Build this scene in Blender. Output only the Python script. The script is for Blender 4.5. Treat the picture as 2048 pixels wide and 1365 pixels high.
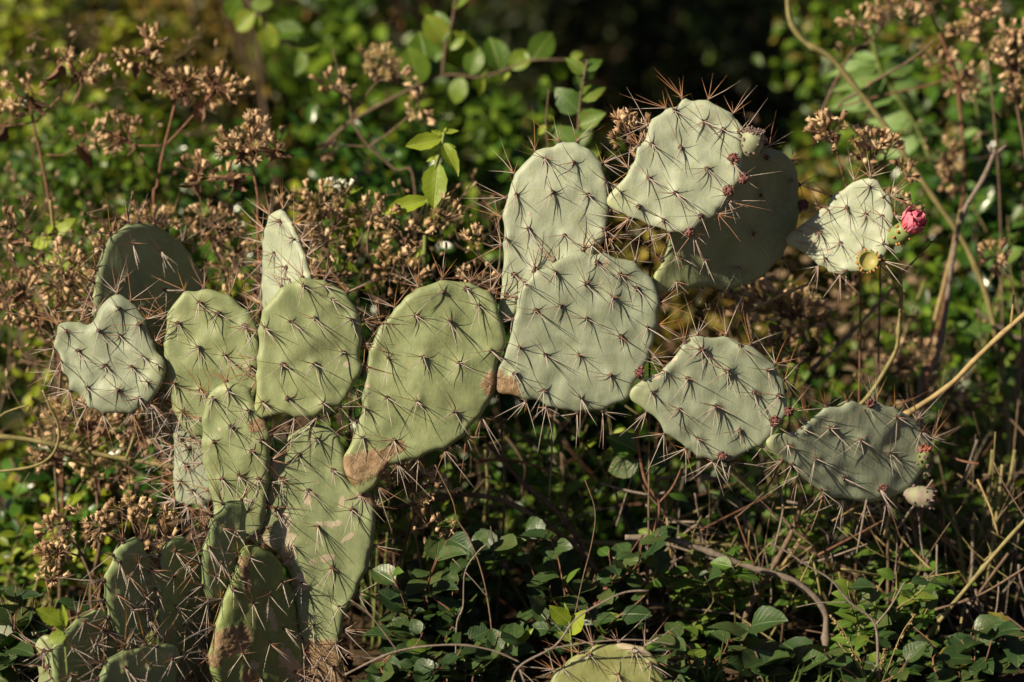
import bpy, math, random
import numpy as np
from mathutils import Vector, Matrix, noise
from mathutils.bvhtree import BVHTree

SC = bpy.context.scene
COL = SC.collection
for _o in list(bpy.data.objects):
    bpy.data.objects.remove(_o)

# ---------------------------------------------------------------- camera
PX = 0.0008                       # metres per photo pixel (2048 wide) in the plane y = 0
LENS = 105.0
FPX = LENS / 36.0 * 2048.0
DIST = PX * FPX
PITCH = math.radians(8.5)
TARGET = Vector((0.0, 0.0, 0.50))
CAMLOC = TARGET + Vector((0.0, -math.cos(PITCH) * DIST, math.sin(PITCH) * DIST))
cam_data = bpy.data.cameras.new('camera')
cam = bpy.data.objects.new('camera', cam_data)
COL.objects.link(cam)
cam.location = CAMLOC
cam.rotation_euler = (math.radians(90) - PITCH, 0, 0)
cam_data.lens = LENS
cam_data.sensor_width = 36.0
cam_data.clip_start = 0.05
cam_data.clip_end = 2000.0
cam_data.dof.use_dof = True
cam_data.dof.focus_distance = DIST + 0.01
cam_data.dof.aperture_fstop = 1.45
SC.camera = cam
CAMROT = cam.rotation_euler.to_matrix()

# ---------------------------------------------------------------- light
TO_SUN = Vector((-0.70, -0.50, 0.50)).normalized()
SUN_EL = math.asin(TO_SUN.z)
world = bpy.data.worlds.new('World')
SC.world = world
world.use_nodes = True
wn = world.node_tree
wn.nodes.clear()
w_out = wn.nodes.new('ShaderNodeOutputWorld')
w_bg = wn.nodes.new('ShaderNodeBackground')
w_sky = wn.nodes.new('ShaderNodeTexSky')
w_sky.sky_type = 'NISHITA'
w_sky.sun_disc = False
w_sky.sun_elevation = SUN_EL
w_sky.sun_rotation = math.atan2(TO_SUN.x, TO_SUN.y)
w_sky.air_density = 0.25
w_sky.dust_density = 0.6
w_sky.ozone_density = 0.0
w_bg.inputs['Strength'].default_value = 0.05
wn.links.new(w_sky.outputs[0], w_bg.inputs[0])
wn.links.new(w_bg.outputs[0], w_out.inputs[0])
sun_data = bpy.data.lights.new('sun', 'SUN')
sun_data.energy = 5.0
sun_data.angle = math.radians(0.55)
sun_data.color = (1.0, 0.86, 0.62)
sun = bpy.data.objects.new('sun', sun_data)
COL.objects.link(sun)
sun.location = TO_SUN * 20
sun.rotation_euler = TO_SUN.to_track_quat('Z', 'Y').to_euler()
SC.view_settings.view_transform = 'Standard'
SC.view_settings.look = 'None'
SC.view_settings.gamma = 1.0
SC.view_settings.exposure = 0.58
SC.view_settings.use_curve_mapping = False
SC.render.engine = 'CYCLES'
SC.cycles.use_denoising = True
SC.cycles.max_bounces = 6
SC.cycles.diffuse_bounces = 3
SC.cycles.glossy_bounces = 2
SC.cycles.transmission_bounces = 3
SC.cycles.caustics_reflective = False
SC.cycles.caustics_refractive = False

# ---------------------------------------------------------------- helpers
def ray(px, py):
    return (CAMROT @ Vector(((px - 1024.0) / FPX, -(py - 682.5) / FPX, -1.0))).normalized()

def at(px, py, Y):
    d = ray(px, py)
    return CAMLOC + d * ((Y - CAMLOC.y) / d.y)

def project(p):
    q = CAMROT.transposed() @ (Vector(p) - CAMLOC)
    return 1024 + q.x / -q.z * FPX, 682.5 - q.y / -q.z * FPX

def R(zone, pts):
    ox, oy, f = zone
    return [(ox + p[0] / f, oy + p[1] / f, ox + p[2] / f, oy + p[3] / f, p[4]) if len(p) == 5 else (ox + p[0] / f, oy + p[1] / f) + tuple(p[2:]) for p in pts]

def new_mesh(name, verts, faces, mats=(), mat_idx=None, smooth=True):
    me = bpy.data.meshes.new(name)
    me.from_pydata([tuple(v) for v in verts], [], faces)
    for m in mats:
        me.materials.append(m)
    if mat_idx is not None:
        me.polygons.foreach_set('material_index', np.asarray(mat_idx, dtype=np.int32))
    if smooth:
        me.polygons.foreach_set('use_smooth', np.ones(len(me.polygons), dtype=bool))
    me.update()
    return me

def link(name, data, parent=None, matrix=None):
    o = bpy.data.objects.new(name, data)
    COL.objects.link(o)
    if parent is not None:
        o.parent = parent
    if matrix is not None:
        o.matrix_basis = matrix
    return o

def tag(o, label=None, cat=None, group=None, kind=None):
    if label: o['label'] = label
    if cat: o['category'] = cat
    if group: o['group'] = group
    if kind: o['kind'] = kind
    return o

def root(name, loc, label, cat, group=None):
    o = link(name, None)
    o.location = loc
    o.empty_display_size = 0.05
    return tag(o, label, cat, group)

class MB:
    """collects tubes and free faces into one mesh, in world space"""
    def __init__(self):
        self.v = []; self.f = []; self.m = []
    def add(self, verts, faces, mi=0):
        n = len(self.v)
        self.v.extend(verts)
        self.f.extend([tuple(i + n for i in f) for f in faces])
        self.m.extend([mi] * len(faces))
    def tube(self, pts, radii, sides=6, mi=0, cap=True):
        pts = [Vector(p) for p in pts]
        n = len(pts)
        if isinstance(radii, (int, float)):
            radii = [radii] * n
        vs = []; fs = []
        prev = None
        for i, p in enumerate(pts):
            t = (pts[min(i + 1, n - 1)] - pts[max(i - 1, 0)])
            if t.length < 1e-9:
                t = Vector((0, 0, 1))
            t.normalize()
            if prev is None:
                a = t.orthogonal().normalized()
            else:
                a = (prev - t * prev.dot(t))
                a = a.normalized() if a.length > 1e-6 else t.orthogonal().normalized()
            prev = a
            b = t.cross(a)
            for k in range(sides):
                an = 2 * math.pi * k / sides
                vs.append(p + (a * math.cos(an) + b * math.sin(an)) * radii[i])
        for i in range(n - 1):
            for k in range(sides):
                k2 = (k + 1) % sides
                fs.append((i * sides + k, i * sides + k2, (i + 1) * sides + k2, (i + 1) * sides + k))
        if cap:
            fs.append(tuple(range(sides - 1, -1, -1)))
            fs.append(tuple((n - 1) * sides + k for k in range(sides)))
        self.add(vs, fs, mi)
    def build(self, name, mats, parent=None, origin=None, smooth=True):
        o0 = origin if origin is not None else (parent_world(parent) if parent else Vector((0, 0, 0)))
        vs = [Vector(v) - o0 for v in self.v]
        me = new_mesh(name, vs, self.f, mats if isinstance(mats, (list, tuple)) else [mats], self.m, smooth)
        return link(name, me, parent)

def parent_world(o):
    p = Vector(o.location)
    while o.parent:
        o = o.parent
        p += Vector(o.location)
    return p

def spline(pts, step):
    """Catmull-Rom through 3D points (open), resampled roughly every `step`"""
    pts = [Vector(p) for p in pts]
    if len(pts) < 3:
        n = max(2, int((pts[-1] - pts[0]).length / step) + 1)
        return [pts[0].lerp(pts[-1], i / (n - 1)) for i in range(n)]
    out = []
    for i in range(len(pts) - 1):
        p0 = pts[max(i - 1, 0)]; p1 = pts[i]; p2 = pts[i + 1]; p3 = pts[min(i + 2, len(pts) - 1)]
        n = max(2, int((p2 - p1).length / step) + 1)
        for k in range(n):
            t = k / n
            out.append(0.5 * ((2 * p1) + (p2 - p0) * t + (2 * p0 - 5 * p1 + 4 * p2 - p3) * t * t + (3 * p1 - p0 - 3 * p2 + p3) * t ** 3))
    out.append(pts[-1].copy())
    return out

# ---------------------------------------------------------------- materials
def nodes_of(name):
    m = bpy.data.materials.new(name)
    m.use_nodes = True
    nt = m.node_tree
    nt.nodes.clear()
    out = nt.nodes.new('ShaderNodeOutputMaterial')
    b = nt.nodes.new('ShaderNodeBsdfPrincipled')
    nt.links.new(b.outputs[0], out.inputs[0])
    return m, nt, b, out

def mixc(nt, fac, a, b, blend='MIX'):
    n = nt.nodes.new('ShaderNodeMix')
    n.data_type = 'RGBA'
    n.blend_type = blend
    for sock, val in ((n.inputs[0], fac), (n.inputs[6], a), (n.inputs[7], b)):
        if isinstance(val, (int, float)):
            sock.default_value = val
        elif isinstance(val, (tuple, list)):
            sock.default_value = tuple(val) + ((1,) if len(val) == 3 else ())
        else:
            nt.links.new(val, sock)
    return n.outputs[2]

def ramp(nt, src, stops):
    n = nt.nodes.new('ShaderNodeValToRGB')
    e = n.color_ramp.elements
    while len(e) < len(stops):
        e.new(0.5)
    for el, (p, c) in zip(e, stops):
        el.position = p
        el.color = (c, c, c, 1) if isinstance(c, (int, float)) else tuple(c) + (1,)
    nt.links.new(src, n.inputs[0])
    return n.outputs[0]

def math_n(nt, op, a, b=0.0):
    n = nt.nodes.new('ShaderNodeMath')
    n.operation = op
    for s, v in ((n.inputs[0], a), (n.inputs[1], b)):
        if isinstance(v, (int, float)):
            s.default_value = v
        else:
            nt.links.new(v, s)
    return n.outputs[0]

def noise_n(nt, scale, detail=3, rough=0.55, vec=None):
    n = nt.nodes.new('ShaderNodeTexNoise')
    n.inputs['Scale'].default_value = scale
    n.inputs['Detail'].default_value = detail
    n.inputs['Roughness'].default_value = rough
    if vec is not None:
        nt.links.new(vec, n.inputs['Vector'])
    return n.outputs[0]

def pad_material(name, base, dark, yellow, wear=0.0):
    m, nt, b, out = nodes_of(name)
    tc = nt.nodes.new('ShaderNodeTexCoord').outputs['Object']
    n1 = noise_n(nt, 14, 4, 0.6, tc)
    n2 = noise_n(nt, 90, 4, 0.65, tc)
    n3 = noise_n(nt, 620, 2, 0.5, tc)
    c = mixc(nt, ramp(nt, n1, [(0.36, 0.0), (0.64, 1.0)]), base, tuple(x * 0.94 for x in dark))
    c = mixc(nt, math_n(nt, 'MULTIPLY', ramp(nt, n2, [(0.45, 0.0), (0.70, 1.0)]), 0.5), c, yellow)
    c = mixc(nt, math_n(nt, 'MULTIPLY', ramp(nt, n3, [(0.48, 0.0), (0.75, 1.0)]), 0.30), c, tuple(x * 0.55 for x in dark))
    # paler, yellower skin towards the joint the pad grows from
    at_j = nt.nodes.new('ShaderNodeAttribute'); at_j.attribute_name = 'joint'
    c = mixc(nt, math_n(nt, 'MULTIPLY', at_j.outputs['Fac'], 0.8), c, yellow)
    nbl = noise_n(nt, 32, 6, 0.7, tc)
    c = mixc(nt, math_n(nt, 'MULTIPLY', ramp(nt, nbl, [(0.5, 0.0), (0.72, 1.0)]), 0.28), c, tuple(min(0.6, x * 1.35 + 0.05) for x in base))
    nst = noise_n(nt, 210, 3, 0.6, tc)
    c = mixc(nt, math_n(nt, 'MULTIPLY', ramp(nt, nst, [(0.66, 0.0), (0.72, 1.0)]), 0.35), c, (0.40, 0.33, 0.22))
    # small round scars and specks
    vo = nt.nodes.new('ShaderNodeTexVoronoi'); vo.inputs['Scale'].default_value = 55
    nt.links.new(tc, vo.inputs['Vector'])
    vsel = nt.nodes.new('ShaderNodeSeparateColor'); nt.links.new(vo.outputs['Color'], vsel.inputs[0])
    spot = math_n(nt, 'MULTIPLY', math_n(nt, 'LESS_THAN', vo.outputs['Distance'], 0.115), math_n(nt, 'GREATER_THAN', vsel.outputs[0], 0.88))
    c = mixc(nt, math_n(nt, 'MULTIPLY', spot, 0.8), c, (0.40, 0.30, 0.19))
    # corky bark and scratches where the mesh says so
    at_c = nt.nodes.new('ShaderNodeAttribute'); at_c.attribute_name = 'cork'
    nb = noise_n(nt, 60, 6, 0.7, tc)
    cm = ramp(nt, math_n(nt, 'ADD', at_c.outputs['Fac'], math_n(nt, 'MULTIPLY', math_n(nt, 'SUBTRACT', nb, 0.5), 1.3)), [(0.38, 0.0), (0.55, 1.0)])
    vc = nt.nodes.new('ShaderNodeTexVoronoi'); vc.feature = 'DISTANCE_TO_EDGE'; vc.inputs['Scale'].default_value = 70
    wv = nt.nodes.new('ShaderNodeVectorMath'); wv.operation = 'MULTIPLY_ADD'
    nvec = nt.nodes.new('ShaderNodeTexNoise'); nvec.inputs['Scale'].default_value = 90; nt.links.new(tc, nvec.inputs['Vector'])
    nt.links.new(nvec.outputs['Color'], wv.inputs[0]); wv.inputs[1].default_value = (0.012, 0.012, 0.012); nt.links.new(tc, wv.inputs[2])
    nt.links.new(wv.outputs[0], vc.inputs['Vector'])
    crack = ramp(nt, vc.outputs['Distance'], [(0.0, 0.0), (0.06, 1.0)])
    corkcol = ramp(nt, noise_n(nt, 85, 7, 0.8, tc), [(0.30, (0.11, 0.068, 0.038)), (0.5, (0.28, 0.185, 0.10)), (0.68, (0.44, 0.32, 0.20))])
    corkcol = mixc(nt, math_n(nt, 'MULTIPLY', math_n(nt, 'SUBTRACT', 1.0, crack), 0.16), corkcol, (0.05, 0.03, 0.02))
    c = mixc(nt, cm, c, corkcol)
    at_s = nt.nodes.new('ShaderNodeAttribute'); at_s.attribute_name = 'scar'
    ns = noise_n(nt, 75, 5, 0.75, tc)
    sm = ramp(nt, math_n(nt, 'ADD', at_s.outputs['Fac'], math_n(nt, 'MULTIPLY', math_n(nt, 'SUBTRACT', ns, 0.5), 1.6)), [(0.57, 0.0), (0.66, 1.0)])
    c = mixc(nt, math_n(nt, 'MULTIPLY', sm, 0.85), c, (0.46, 0.38, 0.29))
    if wear:
        nw = noise_n(nt, 48, 7, 0.75, tc)
        wm = math_n(nt, 'MULTIPLY', ramp(nt, nw, [(0.655, 0.0), (0.70, 1.0)]), wear)
        c = mixc(nt, wm, c, (0.42, 0.34, 0.25))
    nt.links.new(c, b.inputs['Base Color'])
    b.inputs['Roughness'].default_value = 0.52
    b.inputs['Specular IOR Level'].default_value = 0.42
    bump = nt.nodes.new('ShaderNodeBump')
    bump.inputs['Strength'].default_value = 0.5
    bump.inputs['Distance'].default_value = 0.0012
    wk = nt.nodes.new('ShaderNodeMapping'); wk.inputs['Scale'].default_value = (1.0, 1.0, 0.28); wk.inputs['Rotation'].default_value = (0.0, 0.5, 0.0)
    nt.links.new(tc, wk.inputs['Vector'])
    wr = noise_n(nt, 110, 3, 0.55, wk.outputs[0])
    h = math_n(nt, 'ADD', math_n(nt, 'ADD', math_n(nt, 'MULTIPLY', n2, 0.8), math_n(nt, 'MULTIPLY', n3, 0.25)), math_n(nt, 'MULTIPLY', wr, 1.1))
    h = math_n(nt, 'ADD', h, math_n(nt, 'MULTIPLY', math_n(nt, 'MULTIPLY', cm, math_n(nt, 'ADD', math_n(nt, 'MULTIPLY', noise_n(nt, 200, 6, 0.8, tc), 2.2), math_n(nt, 'MULTIPLY', crack, 0.35))), 1.6))
    h = math_n(nt, 'ADD', h, math_n(nt, 'MULTIPLY', sm, 0.5))
    nt.links.new(h, bump.inputs['Height'])
    nt.links.new(bump.outputs[0], b.inputs['Normal'])
    return m

def simple_material(name, stops, scale=60, rough=0.7, spec=0.3, bump=0.3, dist=0.001, per_object=0.0, island=0.0, translucent=0.0):
    """colour ramp over noise; optional variation per object or per leaf"""
    m, nt, b, out = nodes_of(name)
    tc = nt.nodes.new('ShaderNodeTexCoord').outputs['Object']
    n = noise_n(nt, scale, 4, 0.6, tc)
    src = n
    if per_object:
        oi = nt.nodes.new('ShaderNodeObjectInfo').outputs['Random']
        src = math_n(nt, 'ADD', math_n(nt, 'MULTIPLY', n, 1 - per_object), math_n(nt, 'MULTIPLY', oi, per_object))
    if island:
        gi = nt.nodes.new('ShaderNodeNewGeometry').outputs['Random Per Island']
        src = math_n(nt, 'ADD', math_n(nt, 'MULTIPLY', n, 1 - island), math_n(nt, 'MULTIPLY', gi, island))
    c = ramp(nt, src, stops)
    nt.links.new(c, b.inputs['Base Color'])
    b.inputs['Roughness'].default_value = rough
    b.inputs['Specular IOR Level'].default_value = spec
    if bump:
        bp = nt.nodes.new('ShaderNodeBump')
        bp.inputs['Strength'].default_value = bump
        bp.inputs['Distance'].default_value = dist
        nt.links.new(n, bp.inputs['Height'])
        nt.links.new(bp.outputs[0], b.inputs['Normal'])
    if translucent:
        tr = nt.nodes.new('ShaderNodeBsdfTranslucent')
        nt.links.new(mixc(nt, 0.5, c, (0.55, 0.75, 0.10), 'MULTIPLY'), tr.inputs[0])
        mx = nt.nodes.new('ShaderNodeMixShader')
        mx.inputs[0].default_value = translucent
        nt.links.new(b.outputs[0], mx.inputs[1]); nt.links.new(tr.outputs[0], mx.inputs[2])
        nt.links.new(mx.outputs[0], out.inputs[0])
    return m

def leaf_material(name, c0, c1, vein, rough=0.4, spec=0.5, trans=0.22, blotch=None):
    """single-leaf material: object space x across, y along the leaf (length 1)"""
    m, nt, b, out = nodes_of(name)
    tc = nt.nodes.new('ShaderNodeTexCoord').outputs['Object']
    sx = nt.nodes.new('ShaderNodeSeparateXYZ'); nt.links.new(tc, sx.inputs[0])
    ax = math_n(nt, 'ABSOLUTE', sx.outputs[0])
    oi = nt.nodes.new('ShaderNodeObjectInfo').outputs['Random']
    nz = noise_n(nt, 4.0, 4, 0.6, tc)
    src = math_n(nt, 'ADD', math_n(nt, 'MULTIPLY', oi, 0.65), math_n(nt, 'MULTIPLY', nz, 0.35))
    c = ramp(nt, src, [(0.15, c0), (0.8, c1)])
    rib = ramp(nt, ax, [(0.006, 1.0), (0.022, 0.0)])
    sv = math_n(nt, 'SINE', math_n(nt, 'MULTIPLY', math_n(nt, 'SUBTRACT', sx.outputs[1], math_n(nt, 'MULTIPLY', ax, 0.9)), 44.0))
    side = math_n(nt, 'MULTIPLY', ramp(nt, sv, [(0.80, 0.0), (1.0, 1.0)]), 0.15)
    vm = math_n(nt, 'MAXIMUM', math_n(nt, 'MULTIPLY', rib, 0.7), side)
    c = mixc(nt, vm, c, vein)
    if blotch:
        nb = noise_n(nt, 7.0, 5, 0.7, tc)
        c = mixc(nt, math_n(nt, 'MULTIPLY', ramp(nt, math_n(nt, 'ADD', nb, math_n(nt, 'MULTIPLY', oi, 0.2)), [(0.66, 0.0), (0.74, 1.0)]), 0.8), c, blotch)
    nt.links.new(c, b.inputs['Base Color'])
    b.inputs['Roughness'].default_value = rough
    b.inputs['Specular IOR Level'].default_value = spec
    bp = nt.nodes.new('ShaderNodeBump')
    bp.inputs['Strength'].default_value = 0.35
    bp.inputs['Distance'].default_value = 0.006
    nt.links.new(math_n(nt, 'SUBTRACT', math_n(nt, 'MULTIPLY', nz, 0.6), vm), bp.inputs['Height'])
    nt.links.new(bp.outputs[0], b.inputs['Normal'])
    tr = nt.nodes.new('ShaderNodeBsdfTranslucent')
    nt.links.new(mixc(nt, 1.0, c, (1.5, 1.7, 0.5), 'MULTIPLY'), tr.inputs[0])
    mx = nt.nodes.new('ShaderNodeMixShader')
    mx.inputs[0].default_value = trans
    nt.links.new(b.outputs[0], mx.inputs[1]); nt.links.new(tr.outputs[0], mx.inputs[2])
    nt.links.new(mx.outputs[0], out.inputs[0])
    return m

M = {}
M['pad_blue'] = pad_material('pad_bluish_skin', (0.365, 0.405, 0.31), (0.285, 0.33, 0.245), (0.35, 0.39, 0.195))
M['pad_shade_green'] = pad_material('pad_shade_green_skin', (0.275, 0.32, 0.18), (0.21, 0.26, 0.13), (0.32, 0.35, 0.15))  # greener skin for two rear pads, with the olive tint of their shade
M['pad_grey'] = pad_material('pad_grey_skin', (0.285, 0.325, 0.24), (0.22, 0.26, 0.185), (0.30, 0.33, 0.175))
M['pad_olive'] = pad_material('pad_olive_skin', (0.26, 0.305, 0.155), (0.195, 0.24, 0.112), (0.32, 0.35, 0.155))
M['pad_old'] = pad_material('pad_old_skin', (0.25, 0.295, 0.155), (0.185, 0.23, 0.112), (0.31, 0.34, 0.155), wear=0.55)
M['pad_dark'] = pad_material('pad_dark_skin', (0.255, 0.33, 0.155), (0.20, 0.27, 0.12), (0.34, 0.38, 0.16))
M['pad_darkold'] = pad_material('pad_dark_worn_skin', (0.215, 0.27, 0.09), (0.165, 0.215, 0.07), (0.28, 0.30, 0.11), wear=0.5)
M['pad_yellow'] = pad_material('pad_yellowish_skin', (0.26, 0.275, 0.10), (0.20, 0.23, 0.08), (0.32, 0.31, 0.15), wear=0.2)
M['spine_pale'] = simple_material('pale_spine', [(0.2, (0.30, 0.235, 0.20)), (0.8, (0.56, 0.49, 0.44))], 120, 0.5, 0.4, 0.0)
M['spine_brown'] = simple_material('brown_spine', [(0.2, (0.19, 0.085, 0.052)), (0.8, (0.42, 0.235, 0.15))], 120, 0.5, 0.4, 0.0)
M['spine_amber'] = simple_material('amber_spine', [(0.2, (0.27, 0.12, 0.03)), (0.8, (0.46, 0.25, 0.07))], 120, 0.45, 0.4, 0.0)
M['areole'] = simple_material('areole_felt', [(0.3, (0.07, 0.045, 0.04)), (0.7, (0.19, 0.13, 0.11))], 700, 0.95, 0.05, 0.8, 0.002)
M['bud'] = simple_material('red_bud', [(0.3, (0.11, 0.045, 0.038)), (0.7, (0.26, 0.11, 0.095))], 300, 0.7, 0.2, 0.5)

# ---------------------------------------------------------------- ground
def ground_height(x, y):
    z = -0.07 + 0.02 * noise.noise(Vector((x * 1.3, y * 1.3, 0.0)))
    if y > 1.0:
        t = min(1.0, (y - 1.0) / 7.0)
        z += 2.6 * t * t * (3 - 2 * t)
    if y < -0.6:
        z -= 0.10 * min(1.0, (-0.6 - y) / 1.5)
    return z

def make_ground():
    def axis(lo, hi, far, fine):
        a = list(np.arange(lo, hi + 1e-6, fine))
        s = fine; x = lo
        left = []
        while x > -far:
            s *= 1.5; x -= s; left.append(x)
        s = fine; x = hi
        right = []
        while x < far:
            s *= 1.5; x += s; right.append(x)
        return left[::-1] + a + right
    xs = axis(-2.2, 2.2, 900, 0.08)
    ys = axis(-1.6, 4.0, 900, 0.08)
    vs = [(x, y, ground_height(x, y) + 0.012 * noise.noise(Vector((x * 9, y * 9, 3)))) for y in ys for x in xs]
    nx = len(xs)
    fs = [(j * nx + i, j * nx + i + 1, (j + 1) * nx + i + 1, (j + 1) * nx + i) for j in range(len(ys) - 1) for i in range(nx - 1)]
    mat = simple_material('soil_and_litter', [(0.25, (0.035, 0.024, 0.015)), (0.5, (0.085, 0.058, 0.036)), (0.75, (0.16, 0.11, 0.065))], 14, 0.95, 0.1, 1.0, 0.02)
    o = link('ground', new_mesh('ground', vs, fs, [mat]))
    tag(o, 'dark brown soil and litter under the cactus and shrubs', kind='structure')
make_ground()

# ---------------------------------------------------------------- cactus pads
rng = random.Random(11)
PADS = {}

def closed_spline(pts, n):
    P = np.array(pts, float)
    k = len(P)
    out = []
    for i in range(k):
        p0, p1, p2, p3 = P[(i - 1) % k], P[i], P[(i + 1) % k], P[(i + 2) % k]
        for t in np.linspace(0, 1, 12, endpoint=False):
            out.append(0.5 * ((2 * p1) + (p2 - p0) * t + (2 * p0 - 5 * p1 + 4 * p2 - p3) * t * t + (3 * p1 - p0 - 3 * p2 + p3) * t ** 3))
    out = np.array(out)
    seg = np.linalg.norm(np.roll(out, -1, 0) - out, axis=1)
    cum = np.concatenate([[0], np.cumsum(seg)])
    closed = np.vstack([out, out[:1]])
    s = np.linspace(0, cum[-1], n, endpoint=False)
    return np.stack([np.interp(s, cum, closed[:, j]) for j in (0, 1)], 1), cum[-1]

def spine(mb, p, d, L, r, mi, bend=None):
    d = d.normalized()
    side = d.orthogonal().normalized() if bend is None else bend
    mid = p + d * (L * 0.5) + side * (L * rng.uniform(-0.03, 0.03))
    tip = p + d * L
    mb.tube([p, mid, tip], [r, r * 0.72, r * 0.12], 4, mi, cap=False)

def blob(mb, p, n, r, mi, h=0.6):
    n = n.normalized()
    a = n.orthogonal().normalized(); b = n.cross(a)
    vs = []; fs = []
    for lv, (rr, hh) in enumerate(((1.0, -0.3), (0.95, 0.35), (0.55, 0.85))):
        for k in range(7):
            an = 2 * math.pi * (k + 0.5 * (lv % 2)) / 7
            j = rng.uniform(0.8, 1.2)
            vs.append(p + (a * math.cos(an) + b * math.sin(an)) * (r * rr * j) + n * (r * hh * h * 1.5 * j))
    vs.append(p + n * (r * h * 1.6))
    for lv in range(2):
        for k in range(7):
            k2 = (k + 1) % 7
            fs.append((lv * 7 + k, lv * 7 + k2, (lv + 1) * 7 + k2, (lv + 1) * 7 + k))
    for k in range(7):
        fs.append((14 + k, 14 + (k + 1) % 7, 21))
    mb.add(vs, fs, mi)

SPM = ['spine_pale', 'spine_brown', 'spine_amber', 'areole']

def spine_cluster(parent, org, p, n, up, edge=None, size=1.0, rich=1.0):
    """one areole: felt cushion and its fan of spines"""
    mb = MB()
    n = n.normalized()
    up = (up - n * up.dot(n)).normalized()
    right = up.cross(n).normalized()
    if right.x < 0:
        right = -right
    px = PX
    blob(mb, p, n, px * 5.2 * rng.uniform(0.7, 1.2) * min(1.0, size), 3)
    def direction(ang, tilt):
        a = math.radians(ang); t = math.radians(tilt)
        return n * math.cos(t) + (right * math.cos(a) + up * math.sin(a)) * math.sin(t)
    base = p + n * (px * 2)
    if edge is None:
        for _ in range(rng.choice((1, 2, 2))):
            spine(mb, base, direction(rng.uniform(105, 190), rng.uniform(48, 78)), px * size * rng.uniform(38, 76), px * 0.95, 1)
        for _ in range(rng.choice((2, 3, 3, 4))):
            spine(mb, base, direction(rng.uniform(200, 335), rng.uniform(45, 80)), px * size * rng.uniform(32, 68), px * 1.05, 0)
        spine(mb, base, direction(rng.uniform(0, 360), rng.uniform(5, 35)), px * size * rng.uniform(30, 55), px * 1.0, rng.choice((0, 1)))
        for _ in range(rng.choice((0, 1, 2))):
            spine(mb, base, direction(rng.uniform(-40, 120), rng.uniform(40, 85)), px * size * rng.uniform(16, 34), px * 0.65, rng.choice((0, 1, 1)))
    else:
        o = edge.normalized()
        side = o.cross(n).normalized()
        k = int(round(rng.choice((4, 5, 6, 7)) * rich))
        for i in range(k):
            sp = rng.gauss(0, 0.95)
            fr = rng.gauss(0.35, 0.85)
            d = o + side * sp + n * fr
            down = d.normalized().z < -0.1
            mi = rng.choice((0, 0, 1)) if down else rng.choice((0, 0, 1, 1, 2) if d.z > 0.3 else (0, 0, 1))
            spine(mb, base, d, px * size * (rng.uniform(28, 88) if i else rng.uniform(80, 112)), px * 1.1, mi)
        for i in range(3):
            d = o + side * rng.gauss(0, 0.9) + n * rng.gauss(0, 0.9)
            spine(mb, base, d, px * size * rng.uniform(15, 32), px * 0.65, rng.choice((1, 2)))
    return mb.build('spine_cluster', [M[s] for s in SPM], parent, origin=org)

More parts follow.
